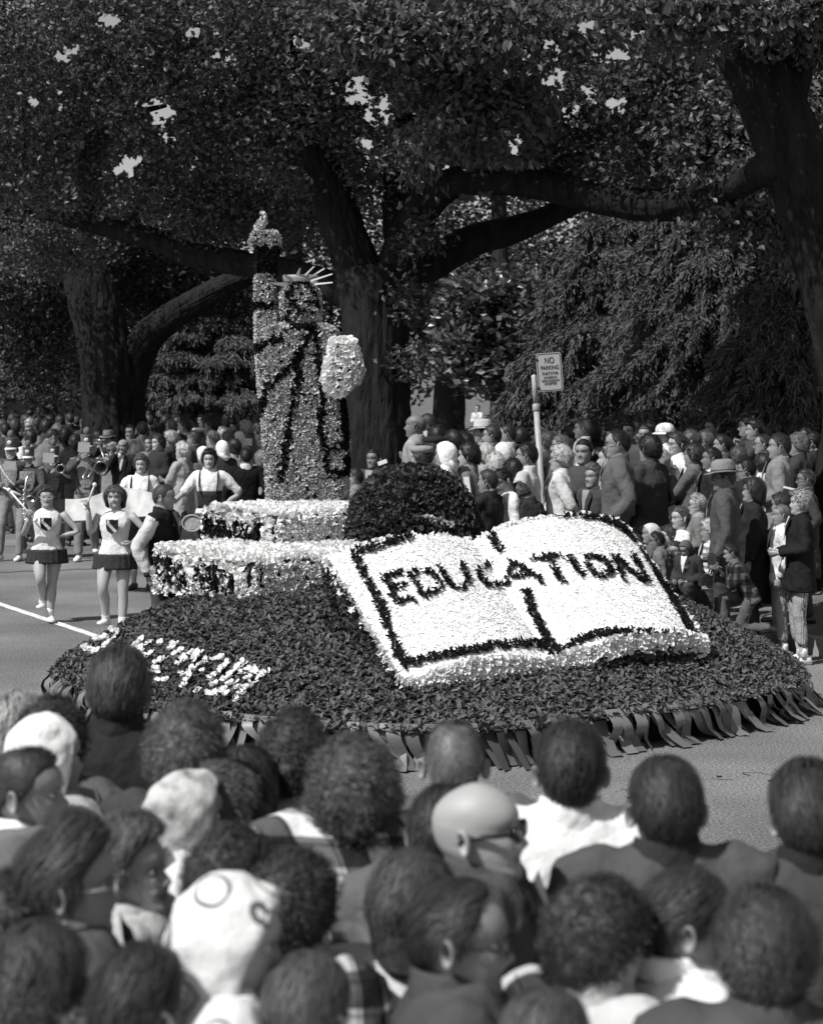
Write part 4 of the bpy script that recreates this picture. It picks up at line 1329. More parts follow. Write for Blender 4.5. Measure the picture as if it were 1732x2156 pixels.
def hand_geo(curl=0.5, sx=1, spread=0.0):
    """palm at origin (wrist), fingers along -Z, palm faces -x*sx; thumb forward +Y"""
    g = G()
    rings = []
    for z, w, d in ((.0, .024, .017), (-.02, .030, .016), (-.05, .040, .016), (-.075, .041, .0145), (-.088, .039, .011)):
        th = np.linspace(0, 2 * math.pi, 10, endpoint=False)
        rings.append(np.stack([d * np.sin(th), w * np.cos(th), np.full(10, z)], -1))
    g.add(*loft(np.array(rings)))
    for k, (y0, ln, rad) in enumerate(((.030, .070, .0085), (.010, .078, .0088), (-.010, .072, .0085), (-.029, .056, .0075))):
        p = np.array([0, y0, -.078]); ang = 0.08 + curl * 0.35
        P = [p + np.array([0, 0, .012]), p]
        for sgm in (0.42, 0.32, 0.26):
            ang += curl * 0.95
            p = p + ln * sgm * np.array([-sx * math.sin(ang), (y0 * 0.3 / .03) * .1 * (1 - curl), -math.cos(ang)])
            P.append(p)
        g.add(*tube(P, [rad, rad, rad * .95, rad * .85, rad * .6], 6))
    ta = np.array([-sx * .006, .020, -.022])
    g.add(*tube([ta, ta + (-sx * .008, .022, -.022), ta + (-sx * (.012 + .012 * curl), .030 - .006 * curl, -.048), ta + (-sx * (.016 + .02 * curl), .028 - .016 * curl, -.068)], [.012, .0115, .010, .007], 7))
    return g

def align(a, b, fwd):
    """matrix whose -Z runs from a to b, Y towards fwd"""
    z = -(b - a); z = z / np.linalg.norm(z)
    y = fwd - z * (fwd @ z); y = y / max(np.linalg.norm(y), 1e-6)
    x = np.cross(y, z)
    return np.stack([x, y, z], 1)

ARMS = {
    'down': ((.235, -.03, 1.14), (.235, .05, .90)), 'front': ((.25, -.02, 1.15), (.09, .23, 1.10)), 'cross': ((.24, .08, 1.17), (-.09, .22, 1.20)),
    'hip': ((.40, -.04, 1.18), (.20, .06, 1.05)), 'pocket': ((.27, -.10, 1.15), (.22, .08, .94)), 'face': ((.22, .20, 1.22), (.05, .17, 1.50)),
    'back': ((.25, -.13, 1.15), (.06, -.20, 1.02)), 'chin': ((.20, .16, 1.18), (.05, .20, 1.40)), 'play': ((.26, .16, 1.22), (.10, .34, 1.34)),
    'up': ((.30, .10, 1.28), (.25, .22, 1.52)), 'reach': ((.22, .16, 1.25), (.12, .42, 1.22)), 'out': ((.36, .06, 1.20), (.50, .16, 1.02)),
}
LEGS = {
    'stand': (.93, (.10, .02, .49), (.10, -.02, .08), (-.10, .02, .49), (-.10, -.02, .08)),
    'march': (.91, (.09, .18, .52), (.09, .04, .14), (-.09, .06, .49), (-.09, .10, .08)),
    'stride': (.90, (.09, .20, .50), (.09, .26, .09), (-.09, -.02, .48), (-.09, -.26, .14)),
    'sit': (.30, (.11, .40, .44), (.11, .52, .07), (-.11, .42, .42), (-.10, .50, .07)),
    'kneel': (.50, (.13, .36, .48), (.13, .34, .07), (-.12, .14, .07), (-.12, -.28, .10)),
    'squat': (.36, (.18, .30, .50), (.14, .10, .07), (-.18, .30, .50), (-.14, .10, .07)),
}
VARIED = {'m': [(.83, .172, .125), (.92, .172, .122), (1.02, .158, .112), (1.12, .160, .114), (1.22, .178, .120), (1.32, .190, .120), (1.385, .186, .108), (1.425, .150, .088), (1.455, .100, .070), (1.475, .068, .062)],
          'f': [(.83, .178, .130), (.92, .176, .128), (1.02, .142, .108), (1.10, .128, .100), (1.22, .148, .122), (1.30, .160, .125), (1.375, .160, .098), (1.42, .130, .080), (1.45, .085, .064), (1.47, .060, .057)]}
CLOUD = bpy.data.textures.new('cloth_folds', 'CLOUDS'); CLOUD.noise_scale = 0.11; CLOUD.noise_depth = 2
CREASE = bpy.data.textures.new('creases', 'CLOUDS'); CREASE.noise_scale = 0.045; CREASE.noise_depth = 1
CLOUD2 = bpy.data.textures.new('hair_lumps', 'CLOUDS'); CLOUD2.noise_scale = 0.022; CLOUD2.noise_depth = 1

def remesh(o, vox, disp=0.016, it=3):
    md = o.modifiers.new('join', 'REMESH'); md.mode = 'VOXEL'; md.voxel_size = vox; md.use_smooth_shade = True
    sm = o.modifiers.new('soften', 'SMOOTH'); sm.factor = 0.6; sm.iterations = it
    if disp:
        d = o.modifiers.new('folds', 'DISPLACE'); d.texture = CLOUD; d.strength = disp * 1.5; d.mid_level = 0.5; d.texture_coords = 'LOCAL'
        if vox < .022:
            d = o.modifiers.new('creases', 'DISPLACE'); d.texture = CREASE; d.strength = disp * .7; d.mid_level = 0.5; d.texture_coords = 'LOCAL'

def ringxy(c, w, d, m=20, e=0.85):
    th = np.linspace(0, 2 * math.pi, m, endpoint=False)
    cc, s = np.cos(th), np.sin(th)
    return np.stack([c[0] + w * np.sign(cc) * np.abs(cc) ** e, c[1] + d * np.sign(s) * np.abs(s) ** e, np.full(m, c[2])], -1)

# ---------- hair
def interp_az(tab, az):
    xs = [R(a) for a, _ in tab]; ys = [b for _, b in tab]
    return np.interp(np.abs(az), xs, ys)
EDGE = {
    'short': [(0, 40), (35, 36), (55, 24), (72, 2), (86, -14), (95, -6), (103, 4), (120, -18), (145, -42), (180, -46)],
    'reced': [(0, 56), (25, 60), (45, 46), (60, 20), (78, 2), (88, -14), (96, -6), (103, 4), (120, -18), (145, -42), (180, -46)],
    'fringe': [(0, 60), (30, 60), (60, 40), (75, 4), (88, -10), (103, 4), (120, -16), (150, -32), (180, -36)],
    'curly': [(0, 36), (35, 30), (55, 8), (68, -16), (85, -34), (110, -42), (140, -52), (180, -54)],
    'long': [(0, 36), (35, 30), (55, 6), (66, -20), (80, -45), (110, -55), (180, -58)],
    'scarf': [(0, 40), (30, 36), (50, 18), (62, -16), (75, -48), (110, -58), (180, -62)],
}
def hair_geo(kind, rng, thick=None, seed=0, ncol=44, nrow=16, drop=0.0, flat_top=False, sweep=0.0):
    az = np.linspace(-math.pi, math.pi, ncol, endpoint=False)
    ek = {'crew': 'short', 'slick': 'short', 'wavy': 'short', 'bald': 'fringe'}.get(kind, kind)
    e = interp_az(EDGE[ek], az)
    C = np.array([0, -.005, .122])
    a_, b_, cu, cd = .0765, .101, .100, .128
    th_top = {'short': .019, 'crew': .012, 'slick': .026, 'wavy': .034, 'curly': .032, 'long': .026, 'scarf': .017, 'reced': .012, 'bald': .006, 'fringe': .006}[kind]
    th_side = {'short': .0055, 'crew': .0045, 'slick': .009, 'wavy': .014, 'curly': .024, 'long': .028, 'scarf': .016, 'reced': .009, 'bald': .0025, 'fringe': .007}[kind]
    if thick:
        th_top *= thick; th_side *= thick
    rows = []
    S_ = np.linspace(0, 1, nrow)
    for s in S_:
        el = R(89) * (1 - s) + np.radians(e) * s
        if kind in ('bald', 'fringe'):
            el = np.radians(30) * (1 - s) + np.radians(e) * s
            el = np.minimum(el, R(34))
        ce, se = np.cos(el), np.sin(el)
        cz = np.where(se > 0, cu, cd)
        r = 1 / np.sqrt((ce * np.sin(az) / a_) ** 2 + (ce * np.cos(az) / b_) ** 2 + (se / cz) ** 2)
        up = np.clip(se, 0, 1)
        t = th_side + (th_top - th_side) * up ** 1.5
        t = t * (1 + 0.15 * np.cos(az) * (kind in ('slick', 'wavy', 'short')) * up)
        back = np.clip(-np.cos(az), 0, 1)
        if kind in ('short', 'crew', 'slick', 'reced', 'wavy'):
            t = t * np.where(se < -.2, np.clip(1 + (se + .2) * 2.0, .3, 1), 1)
        fade = np.clip((1 - s) * 6, 0, 1) ** 0.5 if kind in ('short', 'crew', 'slick', 'wavy', 'reced') else np.clip((1 - s) * 9, 0, 1) ** .5
        t = t * fade - (0.004 if s > .98 else 0)
        r = r + t
        d = np.stack([ce * np.sin(az), ce * np.cos(az), se], -1)
        P = C + d * r[:, None]
        if kind in ('long', 'scarf', 'curly'):
            # below the ears the mass hangs instead of following the jaw
            lowf = np.clip(-(P[:, 2] - .10) / .10, 0, 1) * (np.abs(az) > R(50))
            hx = np.sqrt((P[:, 0] / (a_ + th_side)) ** 2 + ((P[:, 1]) / (b_ + th_side)) ** 2)
            k = 1 + lowf * (1 / np.maximum(hx, .3) - 1) * (0.9 if kind == 'long' else 0.55)
            P[:, 0] *= k; P[:, 1] *= k
            P[:, 2] -= drop * lowf * (s ** 2) * 1.0
        if flat_top:
            P[:, 2] = np.where(P[:, 2] > .222, .222 + (P[:, 2] - .222) * .25, P[:, 2])
        if sweep:
            P[:, 1] += sweep * up * 0.4; P[:, 2] += np.maximum(0, np.cos(az)) * sweep * up * .6
        rows.append(P)
    Rr = np.array(rows)
    nz = fbm(Rr * (28 if kind != 'scarf' else 16) + seed, 2, seed)
    nrm = Rr - C; nrm /= np.linalg.norm(nrm, axis=-1, keepdims=True)
    amp = {'curly': .013, 'wavy': .009, 'long': .008, 'slick': .004, 'short': .003, 'crew': .0015, 'scarf': .004, 'reced': .003, 'bald': .001, 'fringe': .001}[kind]
    if kind == 'curly':
        nz = np.abs(nz) * 2 - .5
    env = np.sin(np.clip(S_, 0.02, .98) * math.pi) ** .3
    Rr = Rr + nrm * (nz * amp)[..., None] * env[:, None, None]
    V, Fl = loft(Rr, cap=False)
    c0 = Rr[0].mean(0)
    V = np.concatenate([V, [c0]])
    if kind not in ('bald', 'fringe'):
        for j in range(ncol):
            Fl.append((len(V) - 1, (j + 1) % ncol, j))
    return V, Fl, Rr

def locks(Rr, kind, n, rng, w=0.006):
    """hair strands: narrow ribbons laid on the hair shell"""
    nr, nc, _ = Rr.shape
    C = np.array([0, -.005, .11])
    i0 = (rng.random(n) ** (0.65) * (nr - 2)).astype(int); j0 = rng.integers(0, nc, n)
    P0 = Rr[i0, j0] + rng.normal(size=(n, 3)) * .003
    nrm = P0 - C; nrm /= np.linalg.norm(nrm, axis=1, keepdims=True)
    if kind == 'curly':
        T = rng.normal(size=(n, 3))
    else:
        i1 = np.minimum(i0 + 1, nr - 1)
        T = Rr[i1, j0] - Rr[i0, j0]
        T /= np.maximum(np.linalg.norm(T, axis=1, keepdims=True), 1e-6)
        if kind in ('slick', 'short', 'reced', 'wavy', 'crew'):
            back = np.array([0, -1, 0.1]) * (P0[:, 2:3] > .15) * 1.2
            T = T + back
        T = T + rng.normal(size=(n, 3)) * (0.12 if kind != 'wavy' else 0.3)
    T -= nrm * (T * nrm).sum(1, keepdims=True); T /= np.maximum(np.linalg.norm(T, axis=1, keepdims=True), 1e-6)
    B = np.cross(T, nrm)
    L = {'curly': .036, 'wavy': .045, 'long': .055, 'slick': .055, 'short': .036, 'crew': .009, 'reced': .034}.get(kind, .02)
    ln = rng.uniform(.6, 1.3, n)[:, None] * L
    V = []
    k = 4
    for s in range(k + 1):
        f = s / k
        if kind == 'curly':
            a = f * 2.9
            c = P0 + T * ln * .50 * math.sin(a) + nrm * ln * .22 * (1 - math.cos(a)) * .8 + B * ln * .45 * f
        elif kind == 'crew':
            c = P0 + T * ln * f * .4 + nrm * ln * f * .8
        else:
            bow = {'wavy': .22, 'long': .10}.get(kind, .08)
            c = P0 + T * ln * f + nrm * ln * (bow * math.sin(f * math.pi) - .35 * f * f * L / .05) + B * ln * (.12 * math.sin(f * 5) if kind in ('wavy', 'long') else 0)
        wd = w * (1 - .75 * f) * (0.6 if kind == 'crew' else 1)
        V.append(c - B * wd / 2); V.append(c + B * wd / 2)
    V = np.stack(V, 1)
    kk = V.shape[1]
    q = np.array([(2 * s, 2 * s + 1, 2 * s + 3, 2 * s + 2) for s in range(k)])
    return V.reshape(-1, 3), (np.arange(n)[:, None, None] * kk + q[None]).reshape(-1, 4)

def hat_geo(kind):
    g = G()
    if kind == 'fedora':
        prof = [(.145, .160, -.012), (.150, .168, -.004), (.125, .140, .000), (.090, .108, .004), (.089, .107, .03), (.084, .102, .075), (.078, .096, .10), (.062, .08, .112), (.02, .03, .10)]
        rg = []
        for w, d, z in prof:
            r = ringxy((0, -.004, z), w, d, 28, 1.0)
            if z < .002:
                r[:, 2] += .018 * (np.abs(r[:, 0]) / w) ** 2 - .008 * (r[:, 1] > .1)
            if z > .095:
                r[:, 2] -= .022 * np.exp(-(r[:, 0] / .03) ** 2)
            rg.append(r)
        g.add(*loft(np.array(rg)))
    elif kind == 'shako':
        rg = [ringxy((0, -.004, z), w, d, 24, 1.0) for w, d, z in ((.082, .102, -.02), (.084, .104, .0), (.088, .106, .06), (.094, .110, .118), (.095, .112, .125), (.09, .105, .128), (.02, .02, .130))]
        g.add(*loft(np.array(rg)))
    elif kind == 'cap':      # white bonnet-like cap with a short brim
        rg = [ringxy((0, -.01, z), w, d, 24, 1.0) for w, d, z in ((.100, .118, -.035), (.104, .122, -.015), (.100, .118, .02), (.085, .10, .055), (.055, .065, .078), (.01, .01, .085))]
        g.add(*loft(np.array(rg)))
        V = []
        for k in range(13):
            a = R(-75 + k * 12.5)
            V += [(.098 * math.sin(a), .112 * math.cos(a), -.03), (.125 * math.sin(a), .165 * math.cos(a), -.045), (.125 * math.sin(a), .165 * math.cos(a), -.052)]
        g.add(V, [(3 * k + i, 3 * k + 3 + i, 3 * k + 4 + i, 3 * k + 1 + i) for k in range(12) for i in range(2)])
    elif kind == 'garrison':
        rg = []
        for w, d, z in ((.082, .118, -.02), (.078, .120, .02), (.045, .115, .055), (.006, .10, .07)):
            rg.append(ringxy((0, -.0, z), w, d, 20, 1.0))
        g.add(*loft(np.array(rg)))
    elif kind == 'beret':
        rg = [ringxy((0, -.01, z), w, d, 20, 1.0) for w, d, z in ((.088, .105, -.02), (.115, .13, .015), (.10, .115, .045), (.04, .05, .055), (.01, .01, .056))]
        g.add(*loft(np.array(rg)))
    return g

ALLP = []
def person(px, py, s, yaw, label, hair=('short', .03), top=('jacket', .08), bottom=('trousers', .05), head=(0, 0, 0), arms=('down', 'down'),
           legs='stand', lean=0.0, sex='m', h=None, skin='n', hat=None, glasses=None, shoes='d', group=None, g0=None, det=0, hs=1.0, cat='person',
           collar=None, extra=None, wide=1.0, roll=0.0, nlock=None, hb=None):
    """px, py: pixel of the head top; s: pixels per metre there; yaw: 0 looks away from the camera, + turns left"""
    rng = np.random.default_rng(int(px * 7 + py * 13))
    Y = F / s
    ztop = H - (py - CY0) / s
    x = (px - CX) / s
    if g0 is None:
        g0 = gz(x, Y)
    HB = 1.478 if det < 2 else 1.440
    if hb:
        HB = hb
    if det >= 2:
        hs *= .90
    if arms == ('down', 'down') and det < 2 and rng.random() < .6:
        arms = [('front', 'front'), ('front', 'down'), ('down', 'pocket'), ('cross', 'cross'), ('back', 'back'), ('chin', 'front'), ('pocket', 'down')][rng.integers(0, 7)]
    LG = LEGS[legs] if isinstance(legs, str) else legs
    hairtop = {'curly': .035, 'wavy': .034, 'slick': .024, 'short': .018, 'long': .025, 'scarf': .02, 'crew': .010, 'reced': .010, 'bald': 0, 'fringe': 0, 'none': 0}[hair[0]]
    if hat:
        hairtop = {'fedora': .075, 'shako': .09, 'cap': .06, 'garrison': .04, 'beret': .04}[hat[0]]
    if h is None:
        h = ztop - g0
    k = h / (HB + .222 * hs + hairtop * .8) if legs in ('stand', 'march', 'stride') else h / 1.78
    k0 = k
    kid = h < 1.45 and legs in ('stand', 'march', 'stride') or hs > 1.12
    hk = hs * (1.0 if not kid else 1.0 + (1.6 - min(1.6, h)) * .35)          # children have larger heads for their height
    dz = LG[0] - .93
    root = empty('person', (x, Y, g0), R(yaw))
    tag(root, label, cat, group)
    ca, sa = math.cos(lean), math.sin(lean)
    def up(V):           # upper-body posture: lean forward about the hip
        V = np.array(V, float)
        y, z = V[..., 1].copy(), V[..., 2] - .93
        V[..., 1] = y * ca + z * sa
        V[..., 2] = z * ca - y * sa + .93 + dz
        return V
    hd = up(np.array([[0, 0, 1.60]]))[0] * k
    ya_ = R(yaw)
    root.location.x -= -hd[1] * math.sin(ya_); root.location.y -= hd[1] * math.cos(ya_)
    # real heights after posing
    tophead = up(np.array([[0, .02, HB + .2205 * hk + hairtop * hk]]))[0][2] * k
    zoff = (ztop - g0 - tophead) if legs in ('stand', 'march', 'stride') else 0.0
    if legs not in ('stand', 'march', 'stride'):
        root.location.z = g0 + (ztop - g0 - tophead) * (0.999)
    ALLP.append((label[:40], round(h, 2), round(root.location.z - g0, 2), round(zoff, 2)))
    kz = k * (ztop - g0) / tophead if legs in ('stand', 'march', 'stride') else k
    Kv = np.array([k * wide, k, kz])
    def put(g, nm, mats, par=root, smooth=True):
        V = g.verts() * Kv
        g.V = [V]
        return g.obj(nm, mats, par, smooth)
    sx_sh = .185 if sex == 'm' else .158
    # ---------------- joints
    J = {}
    for i, sgn in ((0, -1), (1, 1)):
        a = arms[i]
        E, Wr = ARMS[a] if isinstance(a, str) else a
        J[sgn] = [np.array([sgn * sx_sh * .62, 0, 1.395]), np.array([sgn * sx_sh, -.005, 1.40]), np.array([sgn * E[0] * (1 if sex == 'm' else .92), E[1], E[2]]), np.array([sgn * Wr[0], Wr[1], Wr[2]])]
    hipz = LG[0]
    # ---------------- body: head, neck, forearms, hands, lower legs in one mesh
    bd = G()
    Vh, Fh, Mh = HG[(sex == 'f', kid)]
    Vh = Vh.copy()
    def pose_head(V, soft=True):
        V = np.array(V, float)
        zz = V[:, 2]
        wgt = smooth01((zz + .13) / .13) if soft else np.ones(len(V))
        V = V * (hk if not soft else 1) if not soft else V * (1 + (hk - 1) * smooth01((zz + .06) / .08))[:, None]
        a = np.array([R(head[1]), R(head[2]), R(head[0])])
        out = np.empty_like(V)
        piv = np.array([0, -.02, -.03])
        Q = V - piv
        # blended rotation
        for axis, ang in ((0, a[0]), (1, a[1]), (2, a[2])):
            t = ang * wgt
            c, s_ = np.cos(t), np.sin(t)
            i, j = [(1, 2), (2, 0), (0, 1)][axis]
            qi, qj = Q[:, i].copy(), Q[:, j].copy()
            Q[:, i] = qi * c - qj * s_
            Q[:, j] = qi * s_ + qj * c
        V = Q + piv
        V[:, 1] -= .004
        V[:, 2] += HB
        return up(V)
    def add_head(g, V, Fl, mi=0, soft=False):
        g.add(pose_head(V, soft), Fl, mi)
    base = bd.n
    Vp = pose_head(Vh, True)
    for f, mm in zip(Fh, Mh):
        bd.F.append(tuple(int(i) for i in f)); bd.M.append(mm)
    bd.V.append(Vp); bd.n += len(Vp)
    if hair[0] != 'scarf' and not (hair[0] == 'long' and det == 0):
        for sgn in (-1, 1):
            add_head(bd, *ear_geo(sgn))
    facing_cam = abs(((yaw + head[0] + 180) % 360) - 180) > 40
    if facing_cam or det:
        for sgn in (-1, 1):
            add_head(bd, *ellipsoid((sgn * .031, .0705, .1155), (.0125, .0105, .0085), 10, 6), 2)
            add_head(bd, *ellipsoid((sgn * .031, .0795, .1155), (.0052, .0025, .0052), 8, 4), 3)
            V, Fl = tube([(sgn * .014, .0905, .1295), (sgn * .030, .0905, .1345), (sgn * .046, .082, .130)], [.0016, .0024, .0012], 6)
            add_head(bd, V, Fl, 4)
            V, Fl = tube([(sgn * .019, .0795, .119), (sgn * .031, .0825, .1235), (sgn * .043, .076, .1185)], [.0012, .0022, .0012], 5)
            add_head(bd, V, Fl, 3)
    sleeved = top[0] not in ('sleeveless',)
    short_sl = top[0] in ('shirt_short', 'sleeveless', 'blouse')
    for i, sgn in ((0, -1), (1, 1)):
        _, Sh, E, Wr = J[sgn]
        P = [Sh, Sh * .5 + E * .5, E, E * .45 + Wr * .55, Wr] if short_sl else [E * .4 + Wr * .6, Wr]
        rr_ = [.050, .043, .036, .036, .024] if short_sl else [.032, .024]
        if sex == 'f':
            rr_ = [r * .9 for r in rr_]
        V, Fl = tube(up(np.array(P)), rr_, 10, 2)
        bd.add(V, Fl)
        aname = arms[i] if isinstance(arms[i], str) else 'custom'
        curl = {'down': .35, 'front': .8, 'cross': .5, 'hip': .7, 'face': .8, 'play': .9, 'up': 1.1, 'chin': 1.0}.get(aname, .6)
        if aname != 'pocket':
            hg = hand_geo(curl, sgn)
            Eu, Wu = up(E[None])[0], up(Wr[None])[0]
            M = align(Eu, Wu, np.array([0, .6, .5]) if aname not in ('up', 'face') else np.array([-sgn * .5, .8, .1]))
            V = hg.verts() @ M.T * (1.0 if sex == 'm' else .9) * min(1.15, hk) + Wu
            bd.add(V, hg.F)
    kR, aR, kL, aL = [np.array(v, float) for v in LG[1:]]
    legp = {1: (np.array([.092, 0, hipz]), kR, aR), -1: (np.array([-.092, 0, hipz]), kL, aL)}
    bare = bottom[0] in ('skirt', 'shorts_skirt', 'none', 'dirndl')
    crop_ = bottom[0] == 'capri'
    for sgn, (hp, kn, an) in legp.items():
        if bare:
            mid = (kn + an) / 2 + np.array([0, -.02, .05])
            V, Fl = tube([hp - (0, 0, .02), (hp + kn) / 2, kn, mid, an + (0, 0, .03), an - (0, 0, .03)], [.088, .076, .052, .055, .034, .034], 12, 3)
            bd.add(V, Fl)
        elif crop_:
            V, Fl = tube([kn * .4 + an * .6, an + (0, 0, .03), an - (0, 0, .03)], [.045, .034, .034], 10)
            bd.add(V, Fl)
    mh = m_hair(max(.008, hair[1] if hair[0] != 'scarf' else .03))
    body = put(bd, 'body', [SKIN[skin], m_lip, m_eye, m_iris, mh if hair[1] < .2 else m_lip])
    if det >= 2:
        sb = body.modifiers.new('smooth', 'SUBSURF'); sb.levels = 1; sb.render_levels = 1
    # ---------------- hair / scarf
    flat = len(hair) > 2 and hair[2] == 'flat'
    drop = hair[2] if len(hair) > 2 and not isinstance(hair[2], str) else (.06 if hair[0] in ('long', 'scarf') else 0)
    nc, nr = (72, 26) if det >= 2 else (40, 14)
    if hair[0] != 'none':
        V, Fl, Rr = hair_geo(hair[0], rng, None, int(px) % 97, nc, nr, drop, flat, .02 if hair[0] == 'slick' else 0)
        hg = G(); hg.add(pose_head(V, False), Fl)
        if hair[0] == 'scarf':
            pat = hair[2] if len(hair) > 2 and isinstance(hair[2], str) else None
            # knot and tail under the chin
            kV, kF = ellipsoid((0, .062, -.022), (.018, .014, .014), 10, 6); hg.add(pose_head(kV, False), kF)
            tl = [(0, -.085, .055), (0, -.105, .0), (0, -.110, -.05)]
            rg = [ringxy((0, y, z), w, .012, 12) for (_, y, z), w in zip(tl, (.085, .08, .02))]
            tV, tF = loft(np.array(rg)); hg.add(pose_head(tV, False), tF)
            ho = put(hg, 'headscarf', cloth(hair[1], pat))
            if det >= 2:
                d = ho.modifiers.new('folds', 'DISPLACE'); d.texture = CLOUD; d.strength = 0.026; d.mid_level = 0.42
                d = ho.modifiers.new('creases', 'DISPLACE'); d.texture = CREASE; d.strength = 0.010; d.mid_level = 0.5
        else:
            ho = put(hg, 'hair', mh)
            n = nlock if nlock is not None else {0: 60, 1: 240, 2: 3000}[det]
            if hair[0] in ('bald', 'fringe'):
                n = 0
            if n:
                wl = {0: .014, 1: .009, 2: .0032}[det]
                V, Fq = locks(Rr, hair[0], n, rng, wl)
                V = pose_head(V, False) * Kv
                lo = bpy.data.objects.new('hair_locks', raw_mesh('hair_locks', V, Fq, mh, True)); link(lo, ho)
    # ---------------- hats
    if hat:
        hg = hat_geo(hat[0])
        hm = cloth(hat[1])
        V = hg.verts() + np.array([0, 0, {'fedora': .165, 'shako': .165, 'cap': .175, 'garrison': .19, 'beret': .19}[hat[0]]])
        g_ = G(); g_.add(pose_head(V, False), hg.F)
        ho = put(g_, 'hat', hm)
        if hat[0] == 'fedora':
            g_ = G(); rg = [ringxy((0, -.004, z), .0905, .1085, 28, 1.0) for z in (.169, .171, .19, .192)]
            V_, F_ = loft(np.array(rg), cap=False); g_.add(pose_head(V_, False), F_)
            put(g_, 'hat_band', cloth(hat[1] * .35), ho)
        if hat[0] == 'shako':
            g_ = G(); V = []
            for kk in range(11):
                a = R(-62 + kk * 12.4)
                V += [(.084 * math.sin(a), .103 * math.cos(a), .150), (.10 * math.sin(a), .152 * math.cos(a), .130), (.10 * math.sin(a), .15 * math.cos(a), .124)]
            g_.add(pose_head(V, False), [(3 * q + i, 3 * q + 3 + i, 3 * q + 4 + i, 3 * q + 1 + i) for q in range(10) for i in range(2)])
            put(g_, 'visor', m_shoe_w, ho)
            g_ = G(); V, Fl = ellipsoid((0, .112, .225), (.030, .008, .026), 14, 8); add_head(g_, V, Fl); put(g_, 'badge', m_shoe_w, ho)
            g_ = G(); V, Fl = ellipsoid((0, .120, .225), (.009, .003, .009), 10, 6); add_head(g_, V, Fl); put(g_, 'badge_centre', m_shoe_d, ho)
            g_ = G(); V, Fl = tube([(-.082, .03, .155), (-.070, .05, .06), (-.03, .088, .002), (0, .096, -.004), (.03, .088, .002), (.070, .05, .06), (.082, .03, .155)], .004, 6, 2); add_head(g_, V, Fl); put(g_, 'chin_strap', m_shoe_w, ho)
            g_ = G()
            rg = [ringxy((0, .055 + oy, z), w, w, 14) for z, w, oy in ((.28, .012, 0), (.30, .035, 0), (.335, .05, -.005), (.37, .046, -.01), (.395, .025, -.015))]
            V, Fl = loft(np.array(rg)); V = V * (1 + .10 * fbm(V * 60, 2)[:, None] * 0.3)
            add_head(g_, V, Fl); put(g_, 'plume', mat('plume', .12, .9, bump=.01, bscale=60, var=.3, vscale=60), ho)
    # ---------------- glasses
    if glasses:
        gg = G()
        for sgn in (-1, 1):
            th = np.linspace(0, 2 * math.pi, 15)
            c = np.array([sgn * .032, .098, .114])
            P = np.stack([c[0] + .023 * np.cos(th), c[1] - .10 * (np.abs(c[0] + .023 * np.cos(th)) ** 1.6), c[2] + .0175 * np.sin(th)], -1)
            V, Fl = tube(P, .0028 if glasses != 'sun' else .0038, 5, cap=False); add_head(gg, V, Fl)
            V, Fl = tube([(sgn * .055, .088, .118), (sgn * .079, .05, .119), (sgn * .080, -.012, .116), (sgn * .079, -.03, .10)], .0024 if glasses != 'sun' else   .0062, 6, 2); add_head(gg, V, Fl)
        V, Fl = tube([(-.010, .099, .117), (0, .101, .119), (.010, .099, .117)], .0022, 5); add_head(gg, V, Fl)
        go = put(gg, 'glasses', m_frame if glasses != 'light' else mat('pale_frame', .5, .3))
        if glasses == 'sun':
            for sgn in (-1, 1):
                g_ = G(); V, Fl = ellipsoid((sgn * .034, .094, .114), (.026, .008, .021), 14, 6); add_head(g_, V, Fl); put(g_, 'lens', m_lens, go)
    # ---------------- top garment
    kind, tv = top[0], top[1]
    pat = top[2] if len(top) > 2 else None
    tk = {'jacket': 1.08, 'coat': 1.16, 'shirt': 1.03, 'shirt_short': 1.04, 'sweater': 1.06, 'sleeveless': 1.0, 'blouse': 1.03, 'uniform': 1.05}[kind]
    tg = G()
    prof = VARIED[sex]
    rg = []
    if kind == 'coat':
        hz = top[3] if len(top) > 3 else .50
        for z in np.linspace(hz, .80, 4):
            rg.append(up(ringxy((0, 0, z), (.215 if sex == 'm' else .215) * (1 + (.8 - z) * .25), .165 * (1 + (.8 - z) * .2))))
    for z, w, d in prof:
        w_, d_ = w * tk, d * tk
        if kind == 'coat' and z < 1.2:
            w_ = max(w_, .185 * 1.04); d_ = max(d_, .135 * 1.04)
        if kind in ('sweater', 'jacket') and z < 1.2:
            w_ = max(w_, .165); d_ = max(d_, .118)
        if kind == 'sleeveless' and z > 1.36:
            w_ *= .92
        if kind == 'coat' or z >= (.80 if kind == 'jacket' else .86):
            rg.append(up(ringxy((0, -.005, z), w_, d_)))
    tg.add(*loft(np.array(rg)))
    for i, sgn in ((0, -1), (1, 1)):
        a0, Sh, E, Wr = J[sgn]
        if kind == 'sleeveless':
            continue
        f_ = .93 if sex == 'f' else 1.0
        if kind in ('shirt_short', 'blouse'):
            e_ = .72 if kind == 'shirt_short' else 1.0
            P = [a0, Sh, Sh * (1 - e_ * .5) + E * e_ * .5, Sh * (1 - e_) + E * e_]
            r_ = [.066, .066, .062 if kind == 'shirt_short' else .070, .060 if kind == 'shirt_short' else .056]
            V, Fl = tube(up(np.array(P)), np.array(r_) * f_, 12, 2)
        else:
            P = [a0, Sh, Sh * .5 + E * .5, E, E * .5 + Wr * .5, Wr * .93 + E * .07]
            V, Fl = tube(up(np.array(P)), np.array([.066, .066, .058, .053, .047, .040]) * tk * f_, 12, 2)
        tg.add(V, Fl)
    nm = {'jacket': 'jacket', 'coat': 'coat', 'shirt': 'shirt', 'shirt_short': 'shirt', 'sweater': 'sweater', 'sleeveless': 'top', 'blouse': 'blouse', 'uniform': 'uniform_jacket'}[kind]
